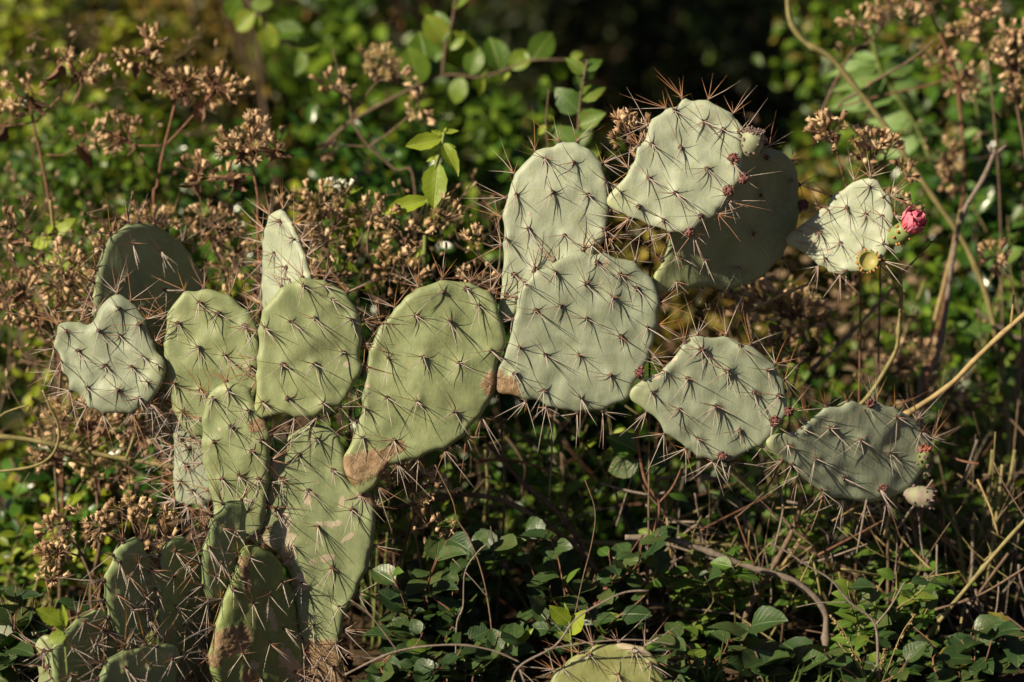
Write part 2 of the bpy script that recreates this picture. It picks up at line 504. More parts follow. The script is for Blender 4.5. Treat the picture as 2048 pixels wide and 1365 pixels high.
def make_pad(cactus, key, outline, mat, Y=None, parent=None, anchor=None, off=0.0, yaw=0.0, pitch=0.0, T=11.0,
             areoles=(), edge_gap=50, joint=None, jr=46, cork=(), scar=(), wob=1.0, edge_skip=(), spine_size=1.0, rich=1.0, warp=0.0, label=None):
    """a pad: its outline lies in a real plane (yaw, pitch) through the anchor; the body is inflated to thickness"""
    org = Vector(cactus.location)
    out, per = closed_spline(outline, 168)
    if joint:                                   # the neck runs a little way into the pad it grows from
        cm_ = np.mean(out, 0); jv = np.array(joint) - cm_; jv /= np.linalg.norm(jv)
        dj = np.linalg.norm(out - np.array(joint), axis=1)
        out = out + jv * (5.0 * np.clip(1 - dj / 40.0, 0, 1))[:, None]
    anchor = anchor or joint or tuple(np.mean(out, 0))
    if parent is not None:
        pp = PADS[parent]
        d = ray(*anchor)
        A = CAMLOC + d * ((pp['A'] - CAMLOC).dot(pp['n']) / d.dot(pp['n']))
        A = A + Vector((0, off, 0))
    else:
        A = at(anchor[0], anchor[1], Y)
    cy, sy, cp, sp_ = math.cos(math.radians(yaw)), math.sin(math.radians(yaw)), math.cos(math.radians(pitch)), math.sin(math.radians(pitch))
    n = Vector((sy * cp, -cy * cp, sp_))
    e1 = Vector((cy, sy, 0.0))
    e2 = e1.cross(n) * -1.0
    if e2.z < 0: e2 = -e2
    PADS[key] = dict(A=A, n=n)
    def to_plane(px_, py_):
        d = ray(px_, py_)
        return CAMLOC + d * ((A - CAMLOC).dot(n) / d.dot(n))
    uv = np.array([[(q - A).dot(e1), (q - A).dot(e2)] for q in (to_plane(*p) for p in out)]) / PX
    # true area orientation
    x, y = uv[:, 0], uv[:, 1]
    ar = 0.5 * np.sum(x * np.roll(y, -1) - np.roll(x, -1) * y)
    if ar < 0:
        uv = uv[::-1]; out = out[::-1]
        ar = -ar
        x, y = uv[:, 0], uv[:, 1]
    cr = x * np.roll(y, -1) - np.roll(x, -1) * y
    cen = np.array([np.sum((x + np.roll(x, -1)) * cr), np.sum((y + np.roll(y, -1)) * cr)]) / (6 * ar)
    # areoles on the rim
    N = len(uv)
    nxt, prv = np.roll(uv, -1, 0), np.roll(uv, 1, 0)
    tang = nxt - prv
    onorm = np.stack([tang[:, 1], -tang[:, 0]], 1)
    onorm /= np.linalg.norm(onorm, axis=1)[:, None]
    seg = np.linalg.norm(nxt - uv, axis=1)
    cum = np.concatenate([[0], np.cumsum(seg)])[:-1]
    total = seg.sum()
    rim = []
    if edge_gap:
        k = max(4, int(round(total / edge_gap)))
        for i in range(k):
            s = (i + rng.uniform(-0.18, 0.18)) * total / k % total
            idx = int(np.argmin(np.abs(cum - s)))
            q = out[idx]
            if joint and math.hypot(q[0] - joint[0], q[1] - joint[1]) < jr:
                continue
            if any(math.hypot(q[0] - ex, q[1] - ey) < er for ex, ey, er in edge_skip):
                continue
            rim.append(idx)
    push = np.zeros(N)
    for idx in rim:
        dd = np.abs(cum - cum[idx]); dd = np.minimum(dd, total - dd)
        push += 3.8 * np.exp(-np.abs(dd / 9.0) ** 1.5)
    uv = uv + onorm * (push - 1.4)[:, None]
    jp = None
    if joint:
        q = to_plane(*joint); jp = np.array([(q - A).dot(e1), (q - A).dot(e2)]) / PX
    face_uv = []
    for a_ in areoles:
        q = to_plane(a_[0], a_[1]); face_uv.append(((q - A).dot(e1) / PX, (q - A).dot(e2) / PX))
    # rings
    RINGS = 30
    ks = [math.sin(i / RINGS * math.pi / 2) for i in range(1, RINGS + 1)]
    grid = [cen] + [cen + (uv[i] - cen) * k for k in ks for i in range(N)]
    G = np.array(grid)
    d2 = np.full(len(G), 1e9)
    for i in range(N):
        a0, b0 = uv[i], uv[(i + 1) % N]
        ab = b0 - a0; L2 = max(ab @ ab, 1e-9)
        t = np.clip(((G - a0) @ ab) / L2, 0, 1)
        d2 = np.minimum(d2, np.sum((G - (a0 + t[:, None] * ab)) ** 2, 1))
    dist = np.sqrt(d2)
    W = 13.0
    q = np.clip(1 - dist / W, 0, 1)
    body = np.sqrt(np.clip(1 - q * q, 0, 1))
    kk = np.array([0] + [k for k in ks for _ in range(N)])
    hgt = T * 0.86 * body * (0.85 + 0.15 * (1 - kk ** 2))
    bumpv = np.zeros(len(G))
    for fu in face_uv:
        r2 = np.sum((G - np.array(fu)) ** 2, 1)
        bumpv += 4.6 * np.exp(-r2 / (2 * 8.5 ** 2)) - 2.0 * np.exp(-r2 / (2 * 24.0 ** 2))
    seed = sum(ord(ch) for ch in key) * 1.7
    mid = np.array([wob * (6.5 * noise.noise(Vector((g[0] / 130, g[1] / 130, seed))) + 3.2 * noise.noise(Vector((g[0] / 48, g[1] / 48, seed + 9)))) for g in G])
    fine = np.array([wob * (1.7 * noise.noise(Vector((g[0] / 34, g[1] / 34, seed + 20)))) for g in G])
    nf = len(G)
    GG = np.vstack([G, G[:nf - N]])
    def field(spots):
        v = np.zeros(len(GG))
        for s in spots:
            if len(s) == 3:
                s = (s[0], s[1], s[0], s[1], s[2])
            a_, b_ = to_plane(s[0], s[1]), to_plane(s[2], s[3])
            a_ = np.array([(a_ - A).dot(e1), (a_ - A).dot(e2)]) / PX
            b_ = np.array([(b_ - A).dot(e1), (b_ - A).dot(e2)]) / PX
            ab = b_ - a_; L2 = max(ab @ ab, 1e-9)
            t = np.clip(((GG - a_) @ ab) / L2, 0, 1)
            dd = np.sqrt(np.sum((GG - (a_ + t[:, None] * ab)) ** 2, 1))
            v = np.maximum(v, np.clip(1.0 - dd / (2 * s[4]), 0, 1))
        return v
    fc = field(cork)[:nf]
    rough = np.array([noise.noise(Vector((g[0] / 7, g[1] / 7, seed))) + 0.6 * noise.noise(Vector((g[0] / 3.4, g[1] / 3.4, seed))) if w > 0.2 else 0.0 for g, w in zip(G, fc)])
    fine = fine + np.clip(fc * 2, 0, 1) * (1.0 + 2.4 * rough)
    mid = mid + warp * ((G[:, 0] - cen[0]) / 100.0) ** 2
    front = mid + hgt + (bumpv + fine) * body
    back = mid - hgt - (bumpv * 0.8 - fine) * body
    An = np.array(A - org); E1 = np.array(e1); E2 = np.array(e2); Nn = np.array(n)
    plane = An + PX * (G[:, :1] * E1 + G[:, 1:] * E2)
    F = plane + PX * front[:, None] * Nn
    Bk = plane + PX * back[:, None] * Nn
    nf = len(G)
    verts = np.vstack([F, Bk[:nf - N]])
    faces = []
    def idx_f(r, i): return 0 if r == 0 else 1 + (r - 1) * N + i % N
    def idx_b(r, i):
        if r == RINGS: return idx_f(r, i)
        return nf + (0 if r == 0 else 1 + (r - 1) * N + i % N)
    for i in range(N):
        faces.append((0, idx_f(1, i), idx_f(1, i + 1)))
        faces.append((nf, idx_b(1, i + 1), idx_b(1, i)))
        for r in range(1, RINGS):
            faces.append((idx_f(r, i), idx_f(r + 1, i), idx_f(r + 1, i + 1), idx_f(r, i + 1)))
            faces.append((idx_b(r, i + 1), idx_b(r + 1, i + 1), idx_b(r + 1, i), idx_b(r, i)))
    me = bpy.data.meshes.new('pad')
    me.from_pydata(verts.tolist(), [], faces)
    me.polygons.foreach_set('use_smooth', np.ones(len(me.polygons), dtype=bool))
    me.materials.append(M[mat])
    jf = np.zeros(len(GG))
    if jp is not None:
        jf = np.clip(1 - np.sqrt(np.sum((GG - jp) ** 2, 1)) / 75.0, 0, 1) ** 1.5
    for nm, val in (('cork', field(cork)), ('scar', field(scar)), ('joint', jf)):
        a_ = me.attributes.new(nm, 'FLOAT', 'POINT')
        a_.data.foreach_set('value', val.astype(np.float32))
    me.update()
    pad = link('pad', me, cactus)
    if label: pad['label'] = label
    bvh = BVHTree.FromPolygons([Vector(v) for v in verts.tolist()], faces)
    up = e2
    for a_ in areoles:
        d = ray(a_[0], a_[1])
        loc, nor, fi, ds = bvh.ray_cast(CAMLOC - org, d)
        if loc is None:
            q = to_plane(a_[0], a_[1]) - org
            loc, nor, fi, ds = bvh.find_nearest(q)
        if nor.dot(n) < 0: nor = -nor
        sz = a_[2] if len(a_) > 2 else 1.0
        spine_cluster(pad, org, loc + org - Vector((0, 0, 0)), (nor + n * 1.0), up, None, sz * spine_size)
    for idx in rim:
        v3 = Vector(verts[1 + (RINGS - 1) * N + idx].tolist()) + org
        o3 = e1 * float(onorm[idx][0]) + e2 * float(onorm[idx][1])
        o3.normalize()
        spine_cluster(pad, org, v3, o3 + n * 0.2, up if abs(o3.dot(up)) < 0.9 else e1, o3, 0.88 * spine_size, rich)
    PADS[key].update(obj=pad, bvh=bvh, org=org)
    return pad

# rebase helper: build() subtracts `origin`; clusters are given world points
Z1 = (60, 380, 2.73); Z2 = (460, 380, 2.275); Z3 = (960, 150, 2.73); Z4 = (1400, 200, 3.034)
Z5 = (960, 480, 2.73); Z6 = (1400, 640, 2.968); Z7 = (0, 965, 3.412); Z8 = (300, 765, 2.276); Z9 = (900, 850, 2.65)

def base_at(px, py, Y):
    p = at(px, py, Y)
    return Vector((p.x, p.y, ground_height(p.x, p.y)))

# ---- the long-armed cactus
arm = root('prickly_pear_cactus', base_at(640, 1330, 0.0), 'large prickly pear with a long arm of pads reaching right, bearing a pink flower', 'cactus')
make_pad(arm, 'S', R(Z8, [(545,360),(570,320),(600,290),(640,240),(690,205),(740,190),(800,200),(850,240),(885,300),(895,380),(915,450),(965,470),(1000,490),(1022,560),(1030,660),(1012,750),(990,850),(950,930),(920,1000),(892,1060),(875,1120),(870,1200),(880,1290),(890,1400),(660,1400),(672,1290),(678,1210),(672,1120),(662,1040),(652,960),(638,880),(600,800),(560,760),(505,720),(495,680),(528,600),(527,540),(545,450)]),
    'pad_old', Y=0.0, yaw=2, pitch=3, T=17, wob=1.2,
    areoles=R(Z8, [(677,330),(760,258),(835,402),(720,490),(765,655),(920,580),(830,845),(690,915),(740,1105),(862,1025),(575,580),(650,745,.6),(600,440),(700,1225),(785,1250),(845,1190),(760,1300),(690,1165),(830,1290),(720,1330)]),
    edge_gap=62, edge_skip=[(690,950,50),(560,1100,60),(640,1400,90),(735,960,40)],
    cork=[(625,1310,690,1315,30),(640,1350,690,1370,60),(740,985,735,960,18)],
    scar=R(Z8, [(612,600,640,800,13),(640,700,600,820,13),(720,500,720,540,11),(770,640,860,640,7),(740,810,830,790,8),(690,880,690,930,11),(560,330,560,420,9),(505,700,560,740,12),(880,520,870,560,6),(880,720,920,690,6)]))
make_pad(arm, 'A', R(Z2, [(600,930),(610,840),(625,760),(645,700),(665,650),(700,600),(740,555),(770,520),(800,480),(850,455),(890,435),(950,415),(1000,412),(1060,420),(1130,440),(1180,470),(1215,510),(1225,560),(1240,600),(1258,660),(1250,720),(1228,770),(1216,800),(1214,860),(1205,920),(1170,990),(1110,1060),(1060,1120),(1000,1165),(930,1190),(850,1220),(790,1235),(740,1250),(700,1290),(670,1335),(630,1375),(580,1370),(540,1320),(518,1260),(515,1215),(540,1170),(565,1110),(590,1040),(600,990)]),
    'pad_olive', parent='S', joint=(705, 935), off=-0.012, yaw=3, pitch=2, T=16, wob=1.5,
    areoles=R(Z2, [(712,580),(843,570),(970,465),(1075,450),(1133,525),(1000,600),(720,768),(880,760),(1045,790),(1187,732),(715,945),(852,965),(1022,1010),(605,1128),(745,1140),(615,990,.7)]),
    edge_gap=52, edge_skip=[(990,750,38),(1005,640,22)],
    cork=[(700,940,750,925,26),(985,768,22),(745,920,800,893,11)], scar=R(Z2, [(630,890,8),(858,925,7)]))
make_pad(arm, 'B', R(Z5, [(88,690),(110,650),(140,600),(170,500),(190,420),(200,350),(225,260),(260,220),(310,170),(370,145),(410,125),(440,100),(490,85),(560,70),(620,78),(680,75),(740,95),(800,105),(850,130),(895,170),(930,195),(955,230),(972,280),(978,320),(975,400),(965,470),(950,560),(925,620),(905,680),(870,740),(840,790),(820,860),(790,885),(740,900),(700,920),(640,935),(560,940),(500,935),(440,930),(370,905),(320,880),(250,870),(170,850),(110,840),(85,800),(78,740)]),
    'pad_grey', parent='A', joint=(991, 762), off=-0.004, yaw=2, pitch=4, T=14, wob=1.5,
    areoles=R(Z5, [(412,178),(640,125),(578,240),(765,190),(855,265),(725,315),(440,360),(305,385),(585,430),(915,480),(768,528),(215,587),(358,630),(543,628),(713,740),(190,732),(348,822),(553,868),(245,240)]),
    edge_gap=52, edge_skip=[(1310,568,30),(1268,790,22)],
    cork=[(990,768,1015,778,24),(1025,785,14)], scar=R(Z5, [(670,150,690,110,8),(660,240,9)]))
make_pad(arm, 'C', R(Z3, [(100,1310),(110,1200),(122,1100),(128,960),(130,850),(128,740),(150,680),(165,600),(185,560),(220,500),(270,450),(340,400),(400,390),(440,370),(500,368),(550,385),(600,405),(640,450),(665,500),(690,560),(700,620),(705,700),(700,780),(692,850),(670,920),(600,1010),(480,1110),(340,1200),(230,1260),(195,1320),(150,1350),(110,1345)]),
    'pad_blue', parent='A', joint=(1001, 640), off=0.022, yaw=-3, pitch=4, T=12, wob=1.4,
    areoles=R(Z3, [(352,455),(512,475),(198,655),(398,640),(590,655),(685,580),(265,840),(460,875),(145,895,.8),(680,845),(612,935),(305,1060),(185,1090)]),
    edge_gap=50, edge_skip=[(1219,400,20)], scar=R(Z3, [(270,760,6)]))
make_pad(arm, 'E', R(Z3, [(700,690),(705,655),(740,610),(800,545),(825,500),(840,470),(855,410),(890,370),(915,310),(935,250),(945,235),(990,210),(1040,180),(1075,170),(1100,145),(1118,130),(1160,138),(1200,132),(1250,145),(1310,170),(1360,200),(1385,230),(1410,245),(1435,290),(1440,340),(1430,400),(1435,450),(1425,520),(1410,590),(1370,640),(1325,720),(1292,740),(1280,775),(1240,800),(1200,820),(1160,850),(1120,862),(1080,862),(1020,850),(960,830),(920,815),(860,790),(800,765),(750,745),(715,720)]),
    'pad_blue', parent='C', joint=(1219, 402), jr=40, off=-0.016, yaw=-2, pitch=12, T=11, wob=1.5,
    areoles=R(Z3, [(1062,195),(1220,255),(1327,300),(1415,310),(937,380),(1095,398),(918,562),(1068,645),(1240,512),(1378,475),(1350,655),(868,720),(1003,793),(1205,770),(765,640,.6)]),
    edge_gap=46, edge_skip=[(1497,290,18)])
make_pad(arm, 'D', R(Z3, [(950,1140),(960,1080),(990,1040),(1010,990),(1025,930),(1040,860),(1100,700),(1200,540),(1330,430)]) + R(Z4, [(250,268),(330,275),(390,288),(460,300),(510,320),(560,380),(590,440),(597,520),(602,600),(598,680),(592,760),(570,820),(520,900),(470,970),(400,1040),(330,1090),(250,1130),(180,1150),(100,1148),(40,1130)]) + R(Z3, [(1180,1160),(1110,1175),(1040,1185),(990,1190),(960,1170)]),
    'pad_shade_green', parent='B', joint=(1311, 570), off=0.018, yaw=29, pitch=-4, T=12, wob=1.0,
    areoles=R(Z4, [(405,350),(555,488),(370,580),(325,815),(230,1018)]) + R(Z3, [(1225,1010),(1092,997),(1070,1130,.7)]),
    edge_gap=54, edge_skip=[(1578,485,22)])
make_pad(arm, 'F', R(Z4, [(530,840),(545,810),(600,765),(660,720),(700,690),(750,650),(790,610),(815,570),(860,545),(900,515),(950,495),(985,478),(1040,480),(1080,490),(1110,540),(1140,580),(1165,640),(1170,720),(1170,800),(1165,860),(1140,920),(1110,960),(1080,1000),(1040,1040),(980,1045),(900,1048),(790,1050),(760,1020),(700,985),(640,940),(590,905),(545,880)]),
    'pad_blue', parent='D', joint=(1577, 482), jr=70, off=-0.034, yaw=-24, pitch=5, T=10, wob=1.0,
    areoles=R(Z4, [(1030,528),(1115,592),(892,655),(778,672),(1005,695),(1105,705),(725,802),(618,795,.5),(640,870,.5),(852,870),(992,902),(760,965),(890,1035),(1115,877)]),
    edge_gap=48, spine_size=0.85, edge_skip=[(1735,530,22),(1785,480,18)], scar=R(Z4, [(778,912,6)]))
make_pad(arm, 'G', R(Z5, [(825,850),(835,810),(880,770),(940,740),(985,720),(1030,670),(1080,610),(1110,575),(1150,556)]) + R(Z6, [(-60,104),(0,98),(70,102),(130,100),(190,110),(250,140),(320,165),(370,200),(420,250),(460,300),(490,360),(510,430),(520,490),(515,560),(480,620),(430,690),(370,740),(300,775),(220,820),(140,840)]) + R(Z5, [(1250,1195),(1190,1190),(1140,1140),(1070,1095),(1010,1050),(970,990),(920,940),(860,900),(835,880)]),
    'pad_grey', parent='B', joint=(1266, 790), jr=40, off=-0.006, yaw=4, pitch=3, T=12, wob=1.3,
    areoles=R(Z6, [(10,180),(163,308),(98,515),(320,432),(405,298),(240,155),(235,658),(470,450),(430,615),(120,810)]) + R(Z5, [(1205,600),(1137,757),(1350,718),(1090,925),(1287,905),(1187,1085),(1015,720,.7),(935,830,.6)]),
    edge_gap=52, edge_skip=[(1543,880,22)], scar=R(Z5, [(1060,650,7),(960,740,9)]))
make_pad(arm, 'H', R(Z6, [(400,735),(415,705),(450,680),(520,665),(580,650),(630,610),(680,570),(710,550),(760,520),(800,515),(840,510),(900,480),(940,490),(1000,510),(1060,490),(1110,510),(1180,535),(1240,565),(1290,610),(1320,650),(1350,690),(1370,730),(1365,800),(1350,860),(1310,920),(1270,970),(1210,1020),(1150,1050),(1050,1078),(980,1080),(910,1075),(850,1055),(790,1060),(730,1025),(670,990),(610,945),(570,900),(510,840),(450,800),(415,770)]),
    'pad_grey', parent='G', joint=(1541, 882), jr=40, off=-0.006, yaw=22, pitch=-2, T=12, wob=1.3,
    areoles=R(Z6, [(1168,575),(772,645),(950,712),(1125,788),(682,820),(852,942),(1065,1008),(520,742,.6),(605,645,.7),(548,858),(718,1010),(1310,668),(1000,510)]),
    edge_gap=54, edge_skip=[(1845,920,25),(1810,985,18)])

# ---- the upright group of pads on the left
grp = root('prickly_pear_cactus', base_at(470, 1290, 0.02), 'upright prickly pear with a heart-shaped pad, standing left of the long-armed one', 'cactus')
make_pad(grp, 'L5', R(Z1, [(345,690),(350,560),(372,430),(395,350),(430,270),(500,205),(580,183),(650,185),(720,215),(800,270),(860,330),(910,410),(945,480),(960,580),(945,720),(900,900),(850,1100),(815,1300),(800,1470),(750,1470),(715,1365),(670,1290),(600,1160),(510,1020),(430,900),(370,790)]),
    'pad_shade_green', Y=0.17, anchor=(300, 560), yaw=40, T=12, areoles=R(Z1, [(560,290),(715,335),(520,480),(740,550),(600,640),(640,1180),(720,1260),(700,1100)]), edge_gap=36, rich=1.2)
make_pad(grp, 'L6', R(Z2, [(150,250),(160,200),(175,150),(190,115),(215,93),(240,95),(265,130),(295,185),(320,240),(342,290),(362,360),(375,430),(340,540),(250,600),(175,580),(158,470),(152,340)]),
    'pad_blue', Y=0.12, anchor=(570, 520), yaw=-46, T=13, areoles=R(Z2, [(225,145),(290,225),(200,290),(255,352),(270,410)]), edge_gap=40)
make_pad(grp, 'L3b', R(Z8, [(100,100),(130,60),(260,100),(300,300),(300,500),(275,545),(240,562),(180,556),(122,540),(108,450),(112,330),(105,200)]),
    'pad_grey', Y=0.07, anchor=(390, 900), yaw=-10, pitch=4, T=12, areoles=R(Z8, [(135,250),(165,380),(195,495),(228,215),(125,150),(180,300),(140,450)]), edge_gap=27, rich=1.5)
make_pad(grp, 'L3', R(Z1, [(740,1080),(728,1030),(726,950),(735,820),(745,720),(760,655),(800,600),(850,558),(920,550),(985,542),(1040,558),(1080,578),(1120,600),(1165,645),(1210,680),(1240,740),(1260,830),(1270,950),(1250,1100),(1180,1240),(1060,1330),(930,1350),(840,1310),(790,1220),(765,1140)]),
    'pad_olive', Y=0.05, anchor=(420, 760), yaw=-2, pitch=3, T=14, wob=1.3,
    areoles=R(Z1, [(810,728),(922,615),(1028,675),(1170,740),(920,862),(1062,905),(787,1058),(1205,968),(830,1210),(930,1090)]), edge_gap=52)
make_pad(grp, 'L4', R(Z1, [(130,840),(140,800),(160,740),(200,718),(250,722),(310,735),(345,712),(375,665),(388,630),(430,588),(475,575),(510,580),(545,612),(585,640),(615,690),(640,750),(665,815),(695,880),(730,920),(738,970),(730,1020),(715,1080),(690,1120),(640,1165),(580,1205),(520,1222),(430,1220),(370,1205),(330,1190),(300,1150),(255,1110),(215,1080),(205,1030),(175,985),(165,930),(150,880)]),
    'pad_grey', parent='L3', joint=(329, 742), jr=34, off=-0.014, yaw=-4, pitch=6, T=13, wob=2.0,
    areoles=R(Z1, [(198,768),(262,880),(375,770),(490,795),(485,648),(594,738),(410,958),(557,968),(618,912,.6),(698,955,.3),(640,1050,.5),(312,1080),(482,1093),(597,1137),(172,935)]), edge_gap=46)
make_pad(grp, 'L2', R(Z8, [(240,150),(255,90),(290,30),(340,5),(400,2),(440,20),(465,60),(485,110),(515,150),(540,190),(546,260),(545,380),(540,470),(528,560),(522,620),(500,680),(460,720),(390,730),(330,690),(295,600),(270,480),(250,400),(240,340),(236,240)]),
    'pad_olive', Y=-0.01, anchor=(465, 930), yaw=0, pitch=2, T=15, wob=1.2,
    areoles=R(Z8, [(357,40),(285,72),(367,205),(292,270),(463,315),(405,425),(327,440),(450,130),(505,265),(495,440)]), edge_gap=50, edge_skip=[(520,825,25)],
    cork=[(520,845,510,850,12)], scar=[(440,858,4),(500,1000,470,1005,7)])
make_pad(grp, 'L1', R(Z2, [(115,960),(120,860),(125,760),(130,700),(130,640),(140,580),(160,530),(200,480),(230,450),(290,415),(340,402),(400,408),(450,425),(510,455),(550,500),(580,540),(595,600),(600,680),(592,760),(600,830),(560,890),(530,950),(480,985),(420,1010),(360,1035),(300,1030),(240,1025),(200,1030),(150,1040),(120,1020),(108,995)]),
    'pad_olive', parent='L2', joint=(512, 822), jr=30, off=-0.010, yaw=4, pitch=2, T=15, wob=1.7,
    areoles=R(Z2, [(275,600),(385,585),(465,498),(555,590),(238,795),(385,793),(515,738),(263,950),(425,970),(145,965,.7),(160,630),(335,438),(432,438,.7)]), edge_gap=50,
    scar=R(Z2, [(535,790,8),(555,588,7)]))

# ---- the low shaded clump in front
low = root('prickly_pear_cactus', base_at(330, 1345, -0.14), 'low dark clump of prickly pear pads with sunlit rims, in front of the upright one', 'cactus')
make_pad(low, 'M2', R(Z7, [(1105,470),(1150,400),(1200,375),(1260,380),(1310,430),(1350,500),(1375,600),(1405,700),(1430,850),(1420,1050),(1340,1250),(1230,1400),(1120,1400),(1090,1150),(1080,950),(1085,800),(1098,620)]),
    'pad_dark', Y=-0.055, anchor=(355, 1220), yaw=44, T=13, areoles=R(Z7, [(1190,470),(1280,560),(1180,640),(1300,770),(1200,850),(1260,980),(1380,950),(1330,1110)]), edge_gap=32, rich=1.5, cork=[(430,1290,440,1250,10)])
make_pad(low, 'M9', R(Z7, [(1010,930),(1080,820),(1200,760),(1330,740),(1450,770),(1570,850),(1640,980),(1680,1120),(1690,1300),(1660,1470),(1400,1520),(1150,1500),(1020,1400),(990,1200),(990,1050)]),
    'pad_darkold', Y=-0.02, anchor=(390, 1290), yaw=30, T=15, wob=1.6, areoles=R(Z7, [(1120,900),(1260,850),(1420,860),(1180,1040),(1340,1000),(1500,1010),(1250,1180),(1430,1180),(1120,1250),(1330,1320)]),
    edge_gap=44, rich=1.3, cork=[(400,1300,360,1330,24),(440,1240,12)], scar=[(330,1260,10),(380,1230,9),(420,1345,16)])
make_pad(low, 'M4', R(Z8, [(420,760),(460,740),(530,760),(580,800),(610,870),(640,930),(660,1000),(668,1100),(685,1180),(705,1260),(725,1365),(700,1440),(450,1450),(330,1440),(270,1300),(290,1150),(330,1000),(380,860)]),
    'pad_darkold', Y=-0.05, anchor=(520, 1230), yaw=37, T=16, wob=1.6, areoles=R(Z8, [(455,800),(600,910),(540,965),(465,1005),(380,945),(610,1120),(545,1190),(420,1235),(500,1350),(660,1320)]),
    edge_gap=56, rich=1.1, cork=[(470,1275,445,1285,26),(425,1320,14),(490,1350,16),(480,1120,488,1170,8)], scar=[(560,1310,600,1360,24),(530,1220,540,1250,12),(500,1330,14)])
make_pad(low, 'M3', R(Z7, [(1375,560),(1390,420),(1420,350),(1440,260),(1500,190),(1560,125),(1640,130),(1670,180),(1674,300),(1660,420),(1625,520),(1595,620),(1550,720),(1480,800),(1410,780),(1378,670)]),
    'pad_dark', Y=-0.075, anchor=(445, 1100), yaw=40, T=13, areoles=R(Z7, [(1515,310),(1605,330),(1425,445),(1510,550),(1580,640),(1470,640)]), edge_gap=34, rich=1.4)
make_pad(low, 'M7', R(Z7, [(245,1100),(290,1045),(340,1060),(375,1110),(400,1250),(380,1440),(270,1440),(255,1250)]),
    'pad_olive', Y=-0.12, anchor=(92, 1330), yaw=-22, T=11, areoles=R(Z7, [(300,1150),(330,1260)]), edge_gap=44)
make_pad(low, 'M1', R(Z7, [(725,640),(750,590),(780,520),(800,460),(840,430),(880,395),(930,370),(960,410),(990,470),(1040,560),(1085,620),(1112,680),(1100,760),(1075,840),(1055,920),(1025,1000),(985,1070),(920,1130),(865,1150),(815,1090),(778,990),(750,900),(730,800),(722,720)]),
    'pad_dark', Y=-0.11, anchor=(262, 1200), yaw=45, T=13, areoles=R(Z7, [(815,550),(945,550),(880,645),(1025,600),(800,770),(985,775),(1060,730),(905,870),(1010,925),(905,1050)]), edge_gap=42, rich=1.2)
make_pad(low, 'M5', R(Z7, [(360,1150),(400,1080),(460,1000),(500,960),(550,925),(620,890),(680,870),(735,900),(770,980),(800,1080),(780,1200),(750,1320),(700,1440),(560,1480),(420,1470),(358,1320)]),
    'pad_dark', Y=-0.16, anchor=(165, 1310), yaw=45, T=13, areoles=R(Z7, [(575,950),(495,1130),(660,1100),(490,1310),(640,1260),(720,1020)]), edge_gap=46, rich=1.0)
make_pad(low, 'M6', R(Z7, [(670,1365),(700,1290),(740,1210),(800,1170),(900,1130),(1000,1110),(1100,1100),(1180,1100),(1210,1140),(1220,1230),(1205,1320),(1180,1440),(1100,1500),(800,1500),(690,1450)]),
    'pad_dark', Y=-0.17, anchor=(280, 1340), yaw=40, T=13, areoles=R(Z7, [(850,1265),(1015,1245),(1180,1205),(1060,1120),(925,1120),(930,1340)]), edge_gap=48, scar=[(335,1310,10)])

corner = root('prickly_pear_cactus', base_at(20, 1350, -0.02), 'pale prickly pear pad half hidden behind dark leaves in the lower left corner', 'cactus')
make_pad(corner, 'M8', R(Z7, [(-60,980),(0,930),(70,925),(135,1000),(155,1100),(172,1200),(165,1320),(120,1450),(-40,1480),(-150,1350),(-150,1120)]),
    'pad_grey', Y=-0.02, anchor=(10, 1300), yaw=-12, T=12, areoles=R(Z7, [(40,1080),(110,1200),(30,1290)]), edge_gap=50)
nub = root('prickly_pear_cactus', base_at(1215, 1395, -0.16), 'single yellowish prickly pear pad rising from the leaf litter at the bottom edge', 'cactus')
make_pad(nub, 'N', R(Z9, [(520,1400),(535,1345),(560,1300),(595,1275),(640,1232),(700,1215),(745,1190),(775,1168),(830,1160),(880,1165),(930,1157),(990,1167),(1040,1190),(1080,1222),(1108,1270),(1133,1320),(1148,1390),(1140,1500),(1020,1590),(820,1610),(640,1570),(540,1480)]),
    'pad_yellow', Y=-0.16, anchor=(1215, 1330), yaw=2, pitch=8, T=14, wob=1.0, areoles=R(Z9, [(597,1290),(743,1220),(975,1190),(1065,1270),(890,1325),(760,1400)]), edge_gap=46, scar=[(1240,1290,1300,1305,9),(1180,1292,8)])

# ---- fruits, buds and the flower
def lathe(mb, p, axis, profile, sides=14, mi=0, jitter=0.0, top=True):
    axis = axis.normalized()
    a = axis.orthogonal().normalized(); b = axis.cross(a)
    vs = []; fs = []
    for (r, h) in profile:
        for k in range(sides):
            an = 2 * math.pi * k / sides
            j = 1 + rng.uniform(-jitter, jitter)
            vs.append(p + (a * math.cos(an) + b * math.sin(an)) * (r * j) + axis * h)
    for i in range(len(profile) - 1):
        for k in range(sides):
            k2 = (k + 1) % sides
            fs.append((i * sides + k, i * sides + k2, (i + 1) * sides + k2, (i + 1) * sides + k))
    fs.append(tuple(range(sides - 1, -1, -1)))
    if top:
        fs.append(tuple((len(profile) - 1) * sides + k for k in range(sides)))
    mb.add(vs, fs, mi)

